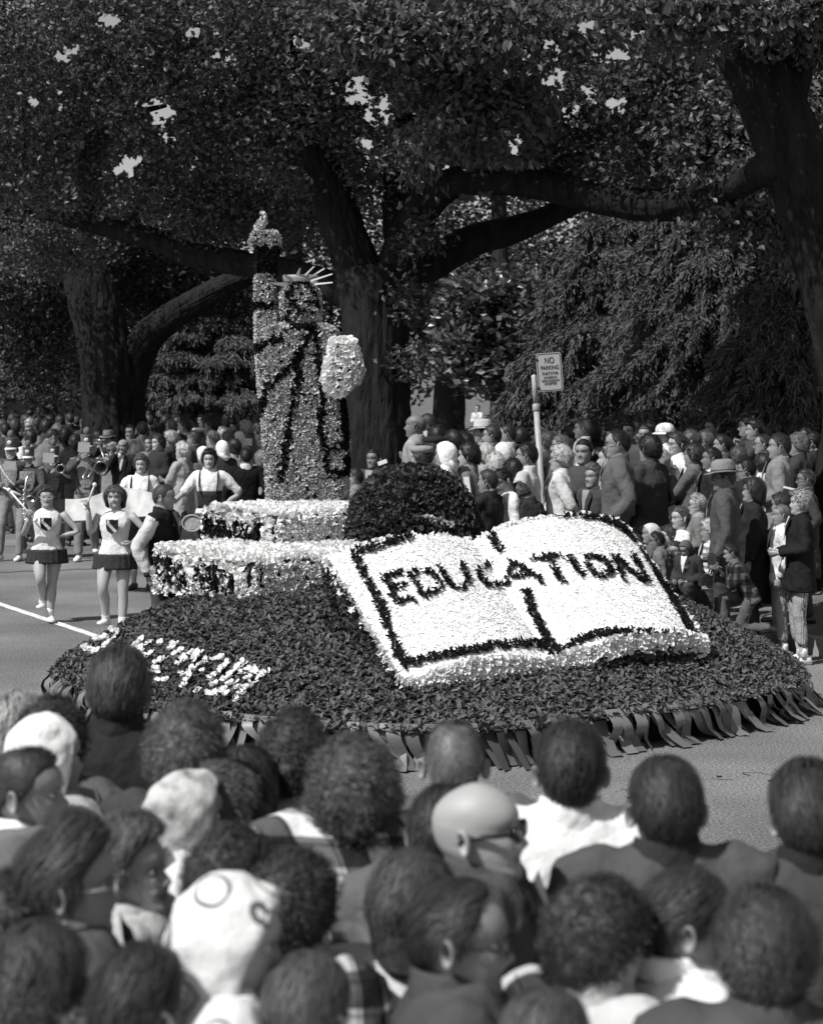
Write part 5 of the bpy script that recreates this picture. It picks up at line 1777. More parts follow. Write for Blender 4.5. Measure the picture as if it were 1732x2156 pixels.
    to = put(tg, nm, cloth(tv, pat))
    remesh(to, (.013 if det >= 2 else (.019 if det else .026)) * max(k, .75), (.013 if det >= 2 else .020) * (0.5 if kind in ('sleeveless',) else 1), 4 if det >= 2 else 2)
    # ---------------- collar
    if collar is None and kind in ('jacket', 'coat', 'shirt', 'shirt_short', 'blouse', 'uniform'):
        collar = tv
    if collar is not None:
        cg = G()
        rg = []
        for z, w, d, yo in ((1.425, .108, .090, -.008), (1.462, .088, .084, -.014), (1.497, .076, .079, -.016), (1.506, .073, .076, -.015), (1.494, .068, .071, -.014), (1.45, .07, .068, -.010)):
            if det >= 2:
                w, d, z = w * .93, d * .93, z - .012
            r = ringxy((0, yo, z), w, d, 28, 1.0)
            r[:, 2] -= .035 * smooth01((r[:, 1] + .02) / .09)
            rg.append(up(r))
        cg.add(*loft(np.array(rg), cap=False))
        co = put(cg, 'collar', cloth(collar), to)
    if kind in ('jacket', 'coat') and collar is not None and facing_cam and det:
        fg_ = G()
        V = up(np.array([(-.05, .092, 1.46), (.05, .092, 1.46), (.035, .125, 1.36), (0, .142, 1.22), (-.035, .125, 1.36), (0, .135, 1.36)]))
        fg_.add(V + np.array([0, .012, 0]), [(0, 5, 1), (1, 5, 2), (2, 5, 3), (3, 5, 4), (4, 5, 0)])
        put(fg_, 'shirt_front', cloth(.6 if (int(px) % 3) else .25), to)
        for sg in (-1, 1):
            fg_ = G(); V = up(np.array([(sg * .055, .088, 1.47), (sg * .095, .105, 1.40), (sg * .075, .128, 1.32), (sg * .012, .148, 1.20), (sg * .035, .132, 1.36)])) + np.array([0, .016, 0])
            fg_.add(V, [(0, 1, 4), (1, 2, 4), (2, 3, 4)]); put(fg_, 'lapel', cloth(tv * .8), to)
    # ---------------- bottoms
    bk_, bv = bottom[0], bottom[1]
    bpat = bottom[2] if len(bottom) > 2 else None
    if bk_ in ('trousers', 'capri'):
        b2 = G()
        rg = [ringxy((0, .0, hipz + dz_), w, d) for dz_, w, d in ((-.06, .16, .115), (.0, .172, .122), (.08, .165, .118), (.15, .15, .11))]
        b2.add(*loft(np.array(rg)))
        for sgn, (hp, kn, an) in legp.items():
            end = an if bk_ == 'trousers' else kn * .28 + an * .72
            V, Fl = tube([hp, (hp + kn) / 2, kn, (kn + end) / 2, end], [.092, .085, .072, .068, .062 if bk_ == 'trousers' else .060], 12, 2); b2.add(V, Fl)
        bo = put(b2, 'trousers', cloth(bv, bpat)); remesh(bo, .026 * max(k, .75), .02, 2)
    elif bk_ in ('skirt', 'dirndl', 'shorts_skirt'):
        b2 = G(); rg = []
        hz = {'skirt': .52, 'dirndl': .55, 'shorts_skirt': .75}[bk_]
        for z in np.linspace(1.04 if bk_ != 'shorts_skirt' else .93, hz, 8):
            f_ = (1.04 - z) / (1.04 - .52)
            w = .135 + .135 * min(1, f_) if bk_ != 'shorts_skirt' else .196 + .05 * f_
            th = np.linspace(0, 2 * math.pi, 60, endpoint=False)
            pl = 1 + (.05 * f_ * np.sin(th * 15) if bk_ != 'shorts_skirt' else .035 * np.sin(th * 21) * (1 + (z < .8) * np.sin(th * 7)))
            rg.append(np.stack([w * np.cos(th) * pl, w * .8 * np.sin(th) * pl, np.full(60, z + dz)], -1))
        b2.add(*loft(np.array(rg)))
        bo = put(b2, 'skirt', cloth(bv, bpat))
        if bk_ == 'dirndl':
            b3 = G(); b3.add(*loft(np.array([ringxy((0, 0, z + dz), w, d) for z, w, d in ((1.0, .150, .115), (1.06, .142, .112), (1.14, .148, .118), (1.21, .160, .132))])))
            for sgn in (-1, 1):
                b3.add(*tube([(sgn * .10, .128, 1.19), (sgn * .115, .115, 1.30), (sgn * .11, .05, 1.43), (sgn * .105, -.06, 1.43), (sgn * .10, -.12, 1.20)], [.020, .020, .020, .020, .020], 8, 3, flat=.4))
            put(b3, 'bodice', cloth(bv), root)
    # ---------------- shoes
    sm_ = m_shoe_w if shoes == 'w' else m_shoe_d
    for sgn, (hp, kn, an) in legp.items():
        g_ = G()
        fwd = np.array([sgn * .15, 1, 0.0]); fwd /= np.linalg.norm(fwd)
        sd = np.array([fwd[1], -fwd[0], 0])
        rg = []
        pitch = -.5 if (an[2] > .12) else 0.0
        for yy, w, z1 in ((-.085, .018, .05), (-.075, .032, .075), (-.03, .036, .095), (.02, .037, .085), (.07, .043, .062), (.12, .045, .050), (.16, .036, .042), (.178, .015, .03)):
            th = np.linspace(0, 2 * math.pi, 12, endpoint=False)
            zc = z1 / 2
            c_ = an + fwd * yy
            zz = zc + zc * np.sin(th) + pitch * yy * -.3
            rg.append(c_[None] + np.outer(np.cos(th) * w, sd) + np.stack([0 * th, 0 * th, zz - .08], -1))
        g_.add(*loft(np.array(rg)))
        put(g_, 'shoe', sm_)
        if (bare or crop_) and shoes == 'w':
            g_ = G(); V, Fl = tube([an + (0, -.005, .09), an + (0, -.005, .05), an - (0, 0, .02)], [.040, .041, .042], 12); g_.add(V, Fl)
            put(g_, 'sock', cloth(.7))
    return dict(root=root, Kv=Kv, up=up, J=J, put=put, pose_head=pose_head, body=body, top=to, k=k, hk=hk, add_head=add_head)

def wpos(pr, p):
    """local posed point -> world"""
    v = np.array(p) * pr['Kv']
    r = pr['root']
    a = r.rotation_euler[2]
    c, s_ = math.cos(a), math.sin(a)
    L = np.array(r.location)
    return np.array([L[0] + v[0] * c - v[1] * s_, L[1] + v[0] * s_ + v[1] * c, L[2] + v[2]])
def hand_w(pr, sgn, ext=.07):
    J = pr['J'][sgn]
    E, Wr = pr['up'](J[2][None])[0], pr['up'](J[3][None])[0]
    d = (Wr - E) / np.linalg.norm(Wr - E)
    return wpos(pr, Wr + d * ext)
def held(name, label, cat, g, loc, mats, smooth=True, group=None):
    loc = np.array(loc, float)
    V = g.verts() - loc
    g.V = [V]
    o = g.obj(name, mats, None, smooth)
    o.location = loc
    tag(o, label, cat, group)
    return o
# ------------------------------------------------------------------ the foreground spectators, seen from behind (det=2)
D2 = dict(det=2, g0=0.12)
def fg(px, py, s, yaw, label, **kw):
    a = dict(D2); a.update(kw)
    if a['hair'][0] not in ('scarf', 'none') and a['hair'][1] < .1:
        a['hair'] = (a['hair'][0], round(a['hair'][1] * 1.45 + .006, 3)) + tuple(a['hair'][2:])
    return person(px, py, s, yaw, label, group='spectators on the near side of the street', **a)
fg(250, 1370, 740, 3, 'man with slicked dark hair and dark jacket seen from behind, highest head at left', hair=('slick', .035), top=('jacket', .022), head=(-4, 0, 0), skin='d')
fg(955, 1520, 850, 0, 'man with light crew cut seen from behind, left of the white-shirted man', hair=('crew', .09, 'flat'), top=('jacket', .11), skin='n')
fg(1200, 1520, 900, -2, 'dark-haired young man seen from behind in a white shirt', hair=('short', .018), top=('shirt', .78), skin='n', head=(0, 4, 0))
fg(1400, 1595, 970, 3, 'short-haired man in grey jacket with striped knit collar, right of the white shirt', hair=('short', .02), top=('jacket', .075), collar=.03, skin='n')
fg(1700, 1612, 960, 4, 'dark-haired man cut by the right edge, jacket with dark ribbed collar', hair=('slick', .022), top=('jacket', .055), collar=.02)
fg(620, 1497, 800, -8, 'woman with short dark wavy hair and pale scoop-necked dress seen from behind', hb=1.41, hair=('curly', .022), top=('shirt_short', .55), sex='f', skin='l', bottom=('skirt', .3))
fg(745, 1552, 920, 0, 'woman with curly brown hair in a light and dark plaid jacket', hb=1.395, wide=1.1, hair=('curly', .05), top=('jacket', .62, 'plaid'), sex='f', bottom=('skirt', .1), collar=.12)
fg(392, 1482, 860, -10, 'tousled dark-haired head just right of the tall man in the dark jacket', hair=('curly', .055), top=('sweater', .05), sex='f')
fg(515, 1572, 820, -14, 'small dark bobbed head between two women, left of the pale dress', hair=('long', .02), top=('sweater', .06), sex='f')
fg(100, 1500, 850, -48, 'woman in a plain white headscarf, left of the tall man', hair=('scarf', .74), top=('coat', .35), sex='f', bottom=('skirt', .1), head=(-10, 0, 0))
fg(62, 1574, 900, -92, 'youth with dark crew cut in profile facing right at the left edge', hair=('crew', .025, 'flat'), top=('jacket', .12), collar=.7, skin='n')
fg(38, 1462, 760, -30, 'blonde woman half cut off at the far left edge', hair=('wavy', .35), top=('coat', .3), sex='f')
fg(112, 1470, 800, -20, 'dark curly head peeping over the white headscarf', hair=('curly', .025), top=('coat', .08), sex='f')
fg(400, 1618, 900, -62, 'woman in a patterned silk headscarf looking right', hair=('scarf', .50, 'print'), top=('coat', .6), sex='f', bottom=('skirt', .2), head=(-8, 0, 0))
fg(468, 1606, 880, -60, 'curly haired girl right beside the patterned headscarf', hair=('curly', .07), top=('blouse', .4), sex='f')
fg(1022, 1650, 1010, -100, 'bald man in dark sunglasses in profile facing right', hair=('none', .13), top=('jacket', .06), glasses='sun', skin='l', head=(-4, 4, 0), hs=1.03)
fg(935, 1655, 960, -20, 'dark-haired person almost hidden behind the bald man', hair=('short', .02), top=('jacket', .12))
fg(150, 1728, 1120, -68, 'man with dark combed hair and grey suit, white shirt collar, near left corner', hair=('slick', .03), top=('jacket', .07), collar=.72, skin='n', head=(-14, 0, 0), glasses='light')
fg(292, 1716, 1000, -98, 'woman in profile with upswept brown hair beside the suited man', hair=('wavy', .06), top=('coat', .42), sex='f', skin='l', head=(-6, 6, 0))
fg(488, 1742, 1000, -50, 'woman with dark unruly hair just above the ring-printed headscarf', hair=('curly', .03), top=('coat', .06), sex='f', skin='l', bottom=('skirt', .1))
fg(468, 1834, 1230, -84, 'woman in a big pale silk headscarf with dark ring print, face turned right, bottom left', hair=('scarf', .72, 'rings'), top=('coat', .70, 'rings'), sex='f', skin='l', head=(0, -8, 0), bottom=('skirt', .1), collar=.6)
fg(622, 1792, 1060, -30, 'dark mass of curls right of the ring-printed headscarf', hair=('curly', .022), top=('coat', .45, 'plaid'), sex='f')
fg(866, 1790, 1040, -5, 'woman with dark pageboy hair and pale blouse, just left of the bald man', hair=('long', .04), top=('shirt', .6), sex='f', bottom=('skirt', .1))
fg(965, 1852, 1180, -90, 'man with receding dark hair and spectacles facing right, bottom centre', hair=('reced', .025), top=('jacket', .06), glasses='dark', skin='n', head=(-8, -4, 0))
fg(1245, 1845, 1150, -50, 'woman with dark short curls and glasses temple showing, bottom right of centre', hair=('curly', .022), top=('coat', .5), sex='f', glasses='dark', head=(-20, -6, 0))
fg(1425, 1822, 1120, -72, 'youth with short dark hair, ear showing and white shirt, bottom right', hair=('short', .025), top=('shirt', .7), skin='n', head=(-10, -8, 0))
fg(1612, 1880, 1210, -8, 'large head of dark glossy waved hair in the lower right corner', hair=('wavy', .03), top=('jacket', .07), head=(0, -6, 0))
fg(85, 1952, 1250, -30, 'wavy-haired head at the bottom left corner', hair=('wavy', .035), top=('coat', .06), sex='f')
fg(165, 2072, 1250, -25, 'lighter head of curls at the very bottom left', hair=('curly', .16), top=('coat', .3), sex='f')
fg(300, 1992, 1280, -40, 'dark rounded head at the bottom between two men in suits', hair=('short', .02), top=('jacket', .04))
fg(650, 2010, 1240, -30, 'short-haired head at the bottom below the plaid jacket', hair=('short', .06), top=('jacket', .1))
fg(20, 1838, 1120, -20, 'dark head cut by the left edge above the corner', hair=('curly', .03), top=('coat', .05), sex='f')
fg(1150, 2085, 1300, -30, 'person barely in frame at the bottom with a pale collar', hair=('short', .05), top=('shirt', .7))
# ------------------------------------------------------------------ majorettes, band and marchers on the street
GB = 'marching band players'
def yaw_to_cam(d=0):
    return 180 + d
def baton(pr, sgn, tip_px, Ytip, label):
    h = hand_w(pr, sgn, .06)
    tip = np.array(pt(*tip_px, Ytip)) - h
    a = -tip * .22
    g = G(); V, F_ = tube([a, tip], .009, 8); g.add(V + h, F_)
    for c, r in ((tip, .024), (a, .028)):
        V, F_ = ellipsoid(c + h, (r, r, r), 10, 7); g.add(V, F_)
    return held('baton', label, 'baton', g, h, mat('white_rod', .8, .35))
def shield(pr, px=0):
    g = G()
    sh = [(-.058, .066), (-.03, .060), (0, .068), (.03, .060), (.058, .066), (.058, -.015), (.046, -.05), (0, -.078), (-.046, -.05), (-.058, -.015)]
    f = pr['up'](np.array([[x * 1.05, .176 - x * x * 5.0, 1.27 + z * 1.2] for x, z in sh]))
    b = f - np.array([0, .008, 0])
    g.add(*loft(np.array([b, f])))
    ob = pr['put'](g, 'shield_emblem', cloth(.02), pr['top'], smooth=False)
    # diagonal band and letter S
    g = G()
    V = pr['up'](np.array([(-.052, .172, 1.215), (-.030, .180, 1.19), (.056, .171, 1.30), (.036, .178, 1.325)]))
    g.add(V, [(0, 1, 2, 3)]); pr['put'](g, 'shield_band', cloth(.45), ob, smooth=False)
    cu = bpy.data.curves.new('emblem_letter', 'FONT'); cu.body = 'S'; cu.size = .055; cu.align_x = 'CENTER'; cu.align_y = 'CENTER'; cu.offset = .002
    tmp = bpy.data.objects.new('t', cu); me = bpy.data.meshes.new_from_object(tmp); bpy.data.objects.remove(tmp)
    me.materials.clear(); me.materials.append(cloth(.7))
    o = bpy.data.objects.new('emblem_letter', me)
    c = pr['up'](np.array([[.036, .180, 1.330]]))[0] * pr['Kv']
    o.matrix_basis = Matrix.Translation(Vector(tuple(c))) @ Euler((R(90), 0, R(180))).to_matrix().to_4x4()
    link(o, pr['top'])

mj1 = person(100, 1021, 190, yaw_to_cam(6), 'majorette in glasses and white sleeveless top marching on the painted line, baton raised',
             hair=('curly', .05), hs=1.1, wide=1.2, top=('sleeveless', .72), bottom=('shorts_skirt', .035), sex='f', skin='l', legs=(.92, (.055, .20, .55), (.05, -.02, .22), (-.055, .03, .49), (-.035, .02, .07)),
             arms=(((.36, .02, 1.16), (.16, .03, 1.10)), ((.26, .10, 1.14), (.17, .24, 1.35))), glasses='light', shoes='w', group='majorettes', det=1, g0=0, head=(0, 0, 0), nlock=420)
shield(mj1)
baton(mj1, 1, (20, 1031), 20.9, 'white baton held by the bespectacled majorette')
mj2 = person(243, 1021, 196, yaw_to_cam(-4), 'majorette with long dark hair and shield emblem, nearest the float, baton hand high',
             hair=('long', .06, .07), hs=1.1, wide=1.2, top=('sleeveless', .72), bottom=('shorts_skirt', .035), sex='f', skin='l', legs='march',
             arms=(((.36, .02, 1.18), (.20, .10, 1.08)), ((.27, .02, 1.17), (.25, .12, 1.48))), shoes='w', group='majorettes', det=1, g0=0, nlock=420)
shield(mj2)
baton(mj2, 1, (200, 1020), 20.2, 'white baton held high by the long-haired majorette')

# letterman jacket youth beside the float
lj = person(345, 1018, 230, -104, 'crew-cut youth in dark letterman jacket with pale sleeves walking beside the float', wide=1.15, hair=('crew', .035, 'flat'), top=('jacket', .012), bottom=('trousers', .06), arms=(((.26, -.02, 1.14), (.22, .14, .98)), ((.27, -.13, 1.15), (.25, -.02, .90))),
            det=1, g0=0, head=(12, -4, 0), skin='n', collar=.012, group=None, nlock=300)
for sgn in (-1, 1):
    g = G(); J = lj['J'][sgn]
    V, F_ = tube(lj['up'](np.array([J[1] + (0, 0, .01), J[1] * .5 + J[2] * .5, J[2], J[2] * .5 + J[3] * .5, J[2] * .12 + J[3] * .88])), np.array([.074, .068, .062, .056, .050]), 14, 3); g.add(V, F_)
    so_ = lj['put'](g, 'pale_sleeve', cloth(.55), lj['top']); remesh(so_, .02, .02, 1)
    g = G(); V, F_ = tube(lj['up'](np.array([J[2] * .13 + J[3] * .87, J[2] * .0 + J[3]])), [.048, .042], 14); g.add(V, F_); lj['put'](g, 'knit_cuff', cloth(.02), lj['top'])
g = G(); V, F_ = tube(lj['up'](np.array([(.07, -.03, 1.475), (.09, .03, 1.45), (.055, .09, 1.40), (.03, .115, 1.33)])), .006, 6, 3); g.add(V, F_); lj['put'](g, 'collar_stripe', cloth(.5), lj['top'])

# band
def bandsman(px, py, s, label, arms=('play', 'play'), yaw=0, legs='stride', **kw):
    pr = person(px, py, s, yaw_to_cam(yaw), label, hair=('short', .03), top=('uniform', .07), bottom=('trousers', .20), legs=legs, arms=arms, shoes='w', hat=('shako', .12), group=GB, det=1, g0=0, nlock=60, **kw)
    # braided breast plate
    g = G()
    rg = [pr['up'](np.array([(x, .128 - x * x * 1.6 + (.006 if 1.1 < z < 1.4 else 0), z) for x in np.linspace(-w, w, 9)])) + np.array([0, .012, 0]) for z, w in ((1.04, .05), (1.12, .09), (1.22, .115), (1.32, .125), (1.40, .11))]
    V, F_ = loft(np.array(rg), cap=False, closed=False); g.add(V, F_)
    pr['put'](g, 'breast_plate', mat('braid_cloth', .22, .6, var=.9, vscale=70, bump=.006, bscale=90), pr['top'])
    for sgn in (-1, 1):
        g = G(); V, F_ = ellipsoid((sgn * .185, 0, 1.435), (.055, .06, .016), 12, 6); g.add(pr['up'](V), F_); pr['put'](g, 'epaulette', mat('braid_cloth'), pr['top'])
    return pr
b1 = bandsman(26, 918, 139, 'bandsman at the far left edge with white cross-belt and plumed shako', arms=('front', 'front'), yaw=-8)
g = G(); V, F_ = tube(b1['up'](np.array([(.17, .02, 1.44), (.12, .135, 1.36), (0, .155, 1.2), (-.12, .135, 1.06), (-.16, .05, 1.0)])), [.028] * 5, 8, 3, flat=.3); g.add(V, F_); b1['put'](g, 'cross_belt', cloth(.8), b1['top'])
b2 = bandsman(61, 938, 139, 'bandsman playing a saxophone, second from the left', arms=(((.25, .12, 1.18), (.02, .22, 1.0)), ((.25, .12, 1.18), (.05, .20, 1.16))), yaw=0)
b3 = bandsman(114, 936, 137, 'bandsman playing a trumpet behind the bespectacled majorette', arms=('play', 'play'), yaw=0)
b4 = bandsman(184, 912, 139, 'tall bandsman playing a slide trombone with music card before his face', arms=(((.25, .15, 1.25), (.04, .30, 1.42)), ((.26, .14, 1.26), (.08, .24, 1.44))), yaw=4)

def card(pr, label, off=(0, .40, 1.60), w=.17, h=.15):
    c = wpos(pr, pr['up'](np.array([off]))[0])
    g = G(); g.add(*box(c, (w, .006, h), rotm(R(-8), R(3), R(2))))
    return held('music_card', label, 'music card', g, c, mat('card_grey', .30, .8, var=.1, vscale=30), smooth=False)
card(b2, 'grey music card on the saxophone player\'s instrument', (.20, .42, 1.50), .17, .13)
card(b3, 'grey music card hiding the trumpet player\'s face', (0, .42, 1.60))
card(b4, 'grey music card on the trombone covering its player\'s face', (0, .44, 1.61))
def bell(P, r0, r1, n=10):
    g = G()
    a, b = np.array(P[0], float), np.array(P[1], float)
    t = np.linspace(0, 1, n)
    rr_ = r0 + (r1 - r0) * t ** 3.2
    g.add(*tube(a + (b - a) * t[:, None], rr_, 18, cap=False))
    g.add(*tube(a + (b - a) * t[:, None], rr_ - .004, 18, cap=False))
    g.add(*tube([tuple(b + np.array([r1 * math.cos(k), 0, r1 * math.sin(k)])) for k in np.linspace(0, 2 * math.pi, 19)], .004, 5, cap=False))
    return g
# trombone
hw = hand_w(b4, 1, .03)
bc = np.array(pt(213, 985, 27.9))
g = bell((bc + (.02, .55, .10), bc), .012, .095)
m0 = bc + np.array([.02, .55, .10])
for dx in (-.05, .03):
    g.add(*tube([bc + (dx - .10, .25, .12), bc + (dx - .14, -.45, -.12)], .009, 8))
g.add(*tube([bc + (-.19, -.45, -.12), bc + (-.165, -.50, -.125), bc + (-.11, -.45, -.12)], .010, 8, 4))
g.add(*tube([m0, m0 + (-.02, .12, .06), m0 + (-.10, .10, .08), bc + (-.08, .25, .14)], .010, 8, 4))
g.add(*tube([bc + (-.13, .28, .13), bc + (-.06, .28, .13)], .007, 6))
held('trombone', 'brass slide trombone played by the tall bandsman', 'trombone', g, bc, m_brass)
g = G(); g.add(*tube([np.array(pt(207, 925, 28.2)), np.array(pt(222, 972, 27.8))], .012, 8)); g.add(*tube([np.array(pt(205, 925, 28.2)), np.array(pt(212, 927, 28.1))], .016, 8))
tb_ = [o for o in COL.objects if o.name == 'trombone'][0]
g.V = [g.verts() - np.array(tb_.location)]
g.obj('tuning_slide', m_brass, tb_)
# trumpet
bc = np.array(pt(128, 987, 28.3))
g = bell((bc + (-.02, .40, .03), bc), .010, .062)
g.add(*tube([bc + (-.02, .40, .03), bc + (-.02, .55, .04)], .007, 8))
g.add(*tube([bc + (-.02, .42, .03), bc + (-.02, .46, -.02), bc + (-.02, .40, -.07), bc + (-.02, .15, -.07), bc + (-.02, .12, -.03), bc + (-.02, .18, .02)], .007, 8, 3))
for k in range(3):
    g.add(*tube([bc + (-.02, .24 + .03 * k, -.07), bc + (-.02, .24 + .03 * k, .07)], .011, 8))
held('trumpet', 'small brass trumpet held by the third bandsman', 'trumpet', g, bc, m_brass)
# saxophone
bc = np.array(pt(66, 1054, 28.2))
g = bell((bc + (-.02, .02, -.22), bc), .028, .075)
g.add(*tube([bc + (-.02, .02, -.22), bc + (-.05, .03, -.29), bc + (-.10, .06, -.25), bc + (-.11, .10, .1), bc + (-.09, .18, .34), bc + (-.03, .25, .40)], [.028, .032, .028, .02, .012, .009], 10, 4))
for k in range(6):
    g.add(*ellipsoid(bc + np.array([-.115, .05, -.2 + .07 * k]), (.02, .012, .02), 8, 5))
held('saxophone', 'saxophone hanging in front of the second bandsman', 'saxophone', g, bc, m_brass)
# clarinets / drumstick at edge
g = G(); a = np.array(pt(8, 1026, 28)); b = np.array(pt(45, 1042, 27.9)); g.add(*tube([a, b], [.012, .018], 8))
held('drumstick', 'pale drumstick held by the bandsman at the left edge', 'drumstick', g, a, cloth(.6))

# dirndl women with a cloth banner
dd = dict(top=('blouse', .75), bottom=('dirndl', .03), sex='f', det=1, g0=0, shoes='d')
d1 = person(298, 955, 163, 176, 'woman in white blouse and dark bodice holding the pale banner behind the majorettes', hair=('curly', .07), arms=('front', ((.34, .10, 1.16), (.42, .26, 1.05))), skin='l', group='women in dirndl dresses', collar=.8, **dd)
d2 = person(441, 943, 163, 180, 'woman in dirndl with black bouffant hair, one arm out and one hand on hip', hair=('curly', .012), arms=('hip', ((.34, .10, 1.18), (.50, .30, 1.00))), skin='l', group='women in dirndl dresses', collar=.8, **dd)
# banner: sagging pale cloth between poles
g = G()
nb_, mb_ = 24, 8
V = []
for i in range(nb_ + 1):
    u_ = i / nb_
    for j in range(mb_ + 1):
        v_ = j / mb_
        px_ = 138 + (368 - 138) * u_
        top_ = 1050 - 18 * math.sin(min(1, u_ * 1.6) * math.pi * .5) + 6 * math.sin(u_ * 9)
        bot_ = 1098 - 16 * u_
        Yb = 23.6 + .5 * v_ + .12 * math.sin(u_ * 11 + v_ * 3) + .05 * math.sin(u_ * 23)
        p = pt(px_, bot_ + (top_ - bot_) * v_, Yb)
        V.append(tuple(p))
V = np.array(V)
Fq = [(i * (mb_ + 1) + j, (i + 1) * (mb_ + 1) + j, (i + 1) * (mb_ + 1) + j + 1, i * (mb_ + 1) + j + 1) for i in range(nb_) for j in range(mb_)]
V2_ = V + np.array([0, .02, -.01]); n_ = len(V)
g.add(np.concatenate([V, V2_]), Fq + [tuple(n_ + k for k in reversed(f)) for f in Fq])
ban = held('banner', 'long pale cloth banner carried nearly flat across the street behind the majorettes', 'banner', g, V.mean(0), cloth(.45))
g = G(); g.add(*tube([V[0] - (0.05, 0, .012), V[nb_ * (mb_ + 1)] + (.05, 0, -.012)], .012, 8)); V_ = g.verts() - V.mean(0); g.V = [V_]; g.obj('banner_pole', cloth(.06), ban)

# driver/walker just behind the book
w1 = person(1177, 1007, 190, -64, 'crew-cut man in open pale collar right behind the top edge of the book', hair=('crew', .025, 'flat'), top=('shirt', .6), collar=.75, skin='d', det=1, head=(-6, -6, 0))
# child with a tambourine behind the pedestal
k1 = person(393, 1075, 165, 170, 'small child holding a round tambourine between the letterman jacket and the pedestal', hair=('curly', .05), top=('sweater', .25), sex='f', det=0, g0=0)
c_ = np.array(pt(405, 1101, 23.4))
g = G(); th = np.linspace(0, 2 * math.pi, 25)
g.add(*tube([tuple(c_ + np.array([.12 * math.cos(a), 0, .10 * math.sin(a)])) for a in th], .012, 6, cap=False))
g.add(*ellipsoid(c_ + np.array([0, .01, 0]), (.115, .004, .095), 20, 4))
held('tambourine', 'round tambourine with pale rim held by the small child', 'tambourine', g, c_, cloth(.35))
# ------------------------------------------------------------------ spectators on the far side, left of the statue
GL = 'spectators on the far kerb left of the statue'
GR = 'spectators on the far kerb right of the statue'
def L_(px, py, s, yaw, label, hair, top, **kw):
    kw.setdefault('det', 0)
    return person(px, py, s, yaw, label, hair=hair, top=top, group=GL, **kw)
def R_(px, py, s, yaw, label, hair, top, **kw):
    kw.setdefault('det', 1 if py > 930 else 0)
    if py < 900:
        s *= .95
    kw.setdefault('nlock', 160 if kw['det'] else 60)
    return person(px, py, s, yaw, label, hair=hair, top=top, group=GR, **kw)
L_(260, 925, 131, 172, 'balding man in dark suit with white shirt, hand at his mouth', ('bald', .05), ('jacket', .02), collar=.8, arms=('down', 'face'), skin='n', det=1)
g = G(); pr = None
L_(238, 930, 125, 170, 'pale-haired woman in sunglasses just left of the dark-suited man', ('curly', .35), ('coat', .25), sex='f', glasses='sun', skin='l')
L_(229, 902, 122, 150, 'man in a tilted grey fedora aiming a camera above the trombone', ('short', .03), ('jacket', .03), hat=('fedora', .16), arms=('face', 'face'))
L_(276, 893, 122, 150, 'dark-haired head above the balding man', ('short', .02), ('jacket', .04))
L_(301, 886, 125, 10, 'dark-haired man seen from behind in a mid-grey jacket', ('short', .02), ('jacket', .16, 'stripe'))
L_(337, 886, 118, 10, 'man in a dark felt hat seen from behind near the conifer', ('short', .03), ('coat', .07), hat=('fedora', .05))
L_(361, 882, 120, 60, 'grey-haired man behind the white-haired lady', ('short', .14), ('jacket', .08))
L_(389, 882, 122, 75, 'dark-haired man in left profile with white shirt below the conifer', ('short', .018), ('shirt', .35), skin='n')
L_(444, 880, 125, 70, 'dark-haired young man in left profile left of the statue', ('slick', .015), ('jacket', .05), skin='n')
L_(417, 898, 122, 60, 'person in a round pale cap between two dark-haired men', ('short', .05), ('coat', .2), hat=('beret', .6), sex='f')
L_(469, 896, 118, 20, 'small head in white scarf half-hidden near the statue', ('scarf', .7), ('coat', .2), sex='f')
L_(517, 882, 120, 60, 'light-haired woman with wind-blown curls just left of the statue', ('curly', .25), ('coat', .15), sex='f')
L_(545, 888, 118, 60, 'woman partly hidden by the edge of the statue', ('curly', .12), ('coat', .3), sex='f')
L_(503, 907, 124, 40, 'woman in a bright white scarf reading a paper left of the statue', ('scarf', .8), ('coat', .45), sex='f')
L_(480, 906, 126, 50, 'woman with frizzy brown hair behind the big white headscarf', ('curly', .06), ('coat', .12), sex='f')
L_(493, 922, 132, 40, 'dark bobbed woman right of the big white headscarf', ('long', .02, .03), ('coat', .3), sex='f')
L_(468, 926, 140, 35, 'woman in a large white headscarf and dark coat behind the dirndl arm', ('scarf', .78), ('coat', .035), sex='f', det=1)
L_(408, 906, 130, 75, 'boyish man in left profile behind the white-haired lady', ('short', .04), ('jacket', .05), skin='n')
L_(447, 905, 130, 70, 'woman with pinned-up light hair looking left', ('wavy', .15), ('coat', .2), sex='f', skin='l')
L_(427, 938, 140, 50, 'woman in white headscarf just left of the black-haired dirndl woman', ('scarf', .7), ('coat', .1), sex='f')
L_(359, 904, 130, 75, 'elderly grey-haired woman in left profile, dark coat', ('curly', .22), ('coat', .05), sex='f', skin='l')
L_(384, 929, 146, 65, 'white-haired lady in a pale coat with folded arms and a programme', ('wavy', .55), ('coat', .33), sex='f', arms=('cross', 'cross'), skin='l', det=1)
L_(380, 912, 128, 40, 'dark rounded head between the grey and the white-haired women', ('curly', .015), ('coat', .05), sex='f')
L_(333, 912, 132, 130, 'dark-haired woman with a pale face beside the grey jacket', ('curly', .03), ('coat', .03), sex='f', skin='l')
L_(316, 917, 126, 150, 'person with face toward the street behind the grey jacket', ('short', .06), ('jacket', .15), skin='l')
L_(518, 943, 150, 12, 'man in a black jacket with white collar seen from behind, beside the dirndl woman', ('short', .012), ('jacket', .006), collar=.6, arms=('pocket', 'pocket'), det=1, nlock=200)
L_(550, 946, 140, 20, 'light-haired woman in pale coat touching the statue\'s left edge', ('long', .18, .05), ('coat', .5), sex='f')
L_(447, 834, 100, 60, 'woman standing raised above the crowd by the conifer, looking left', ('curly', .16), ('coat', .14), sex='f')
L_(373, 856, 100, 60, 'fair youth standing above the crowd by the conifer', ('short', .14), ('shirt', .25))
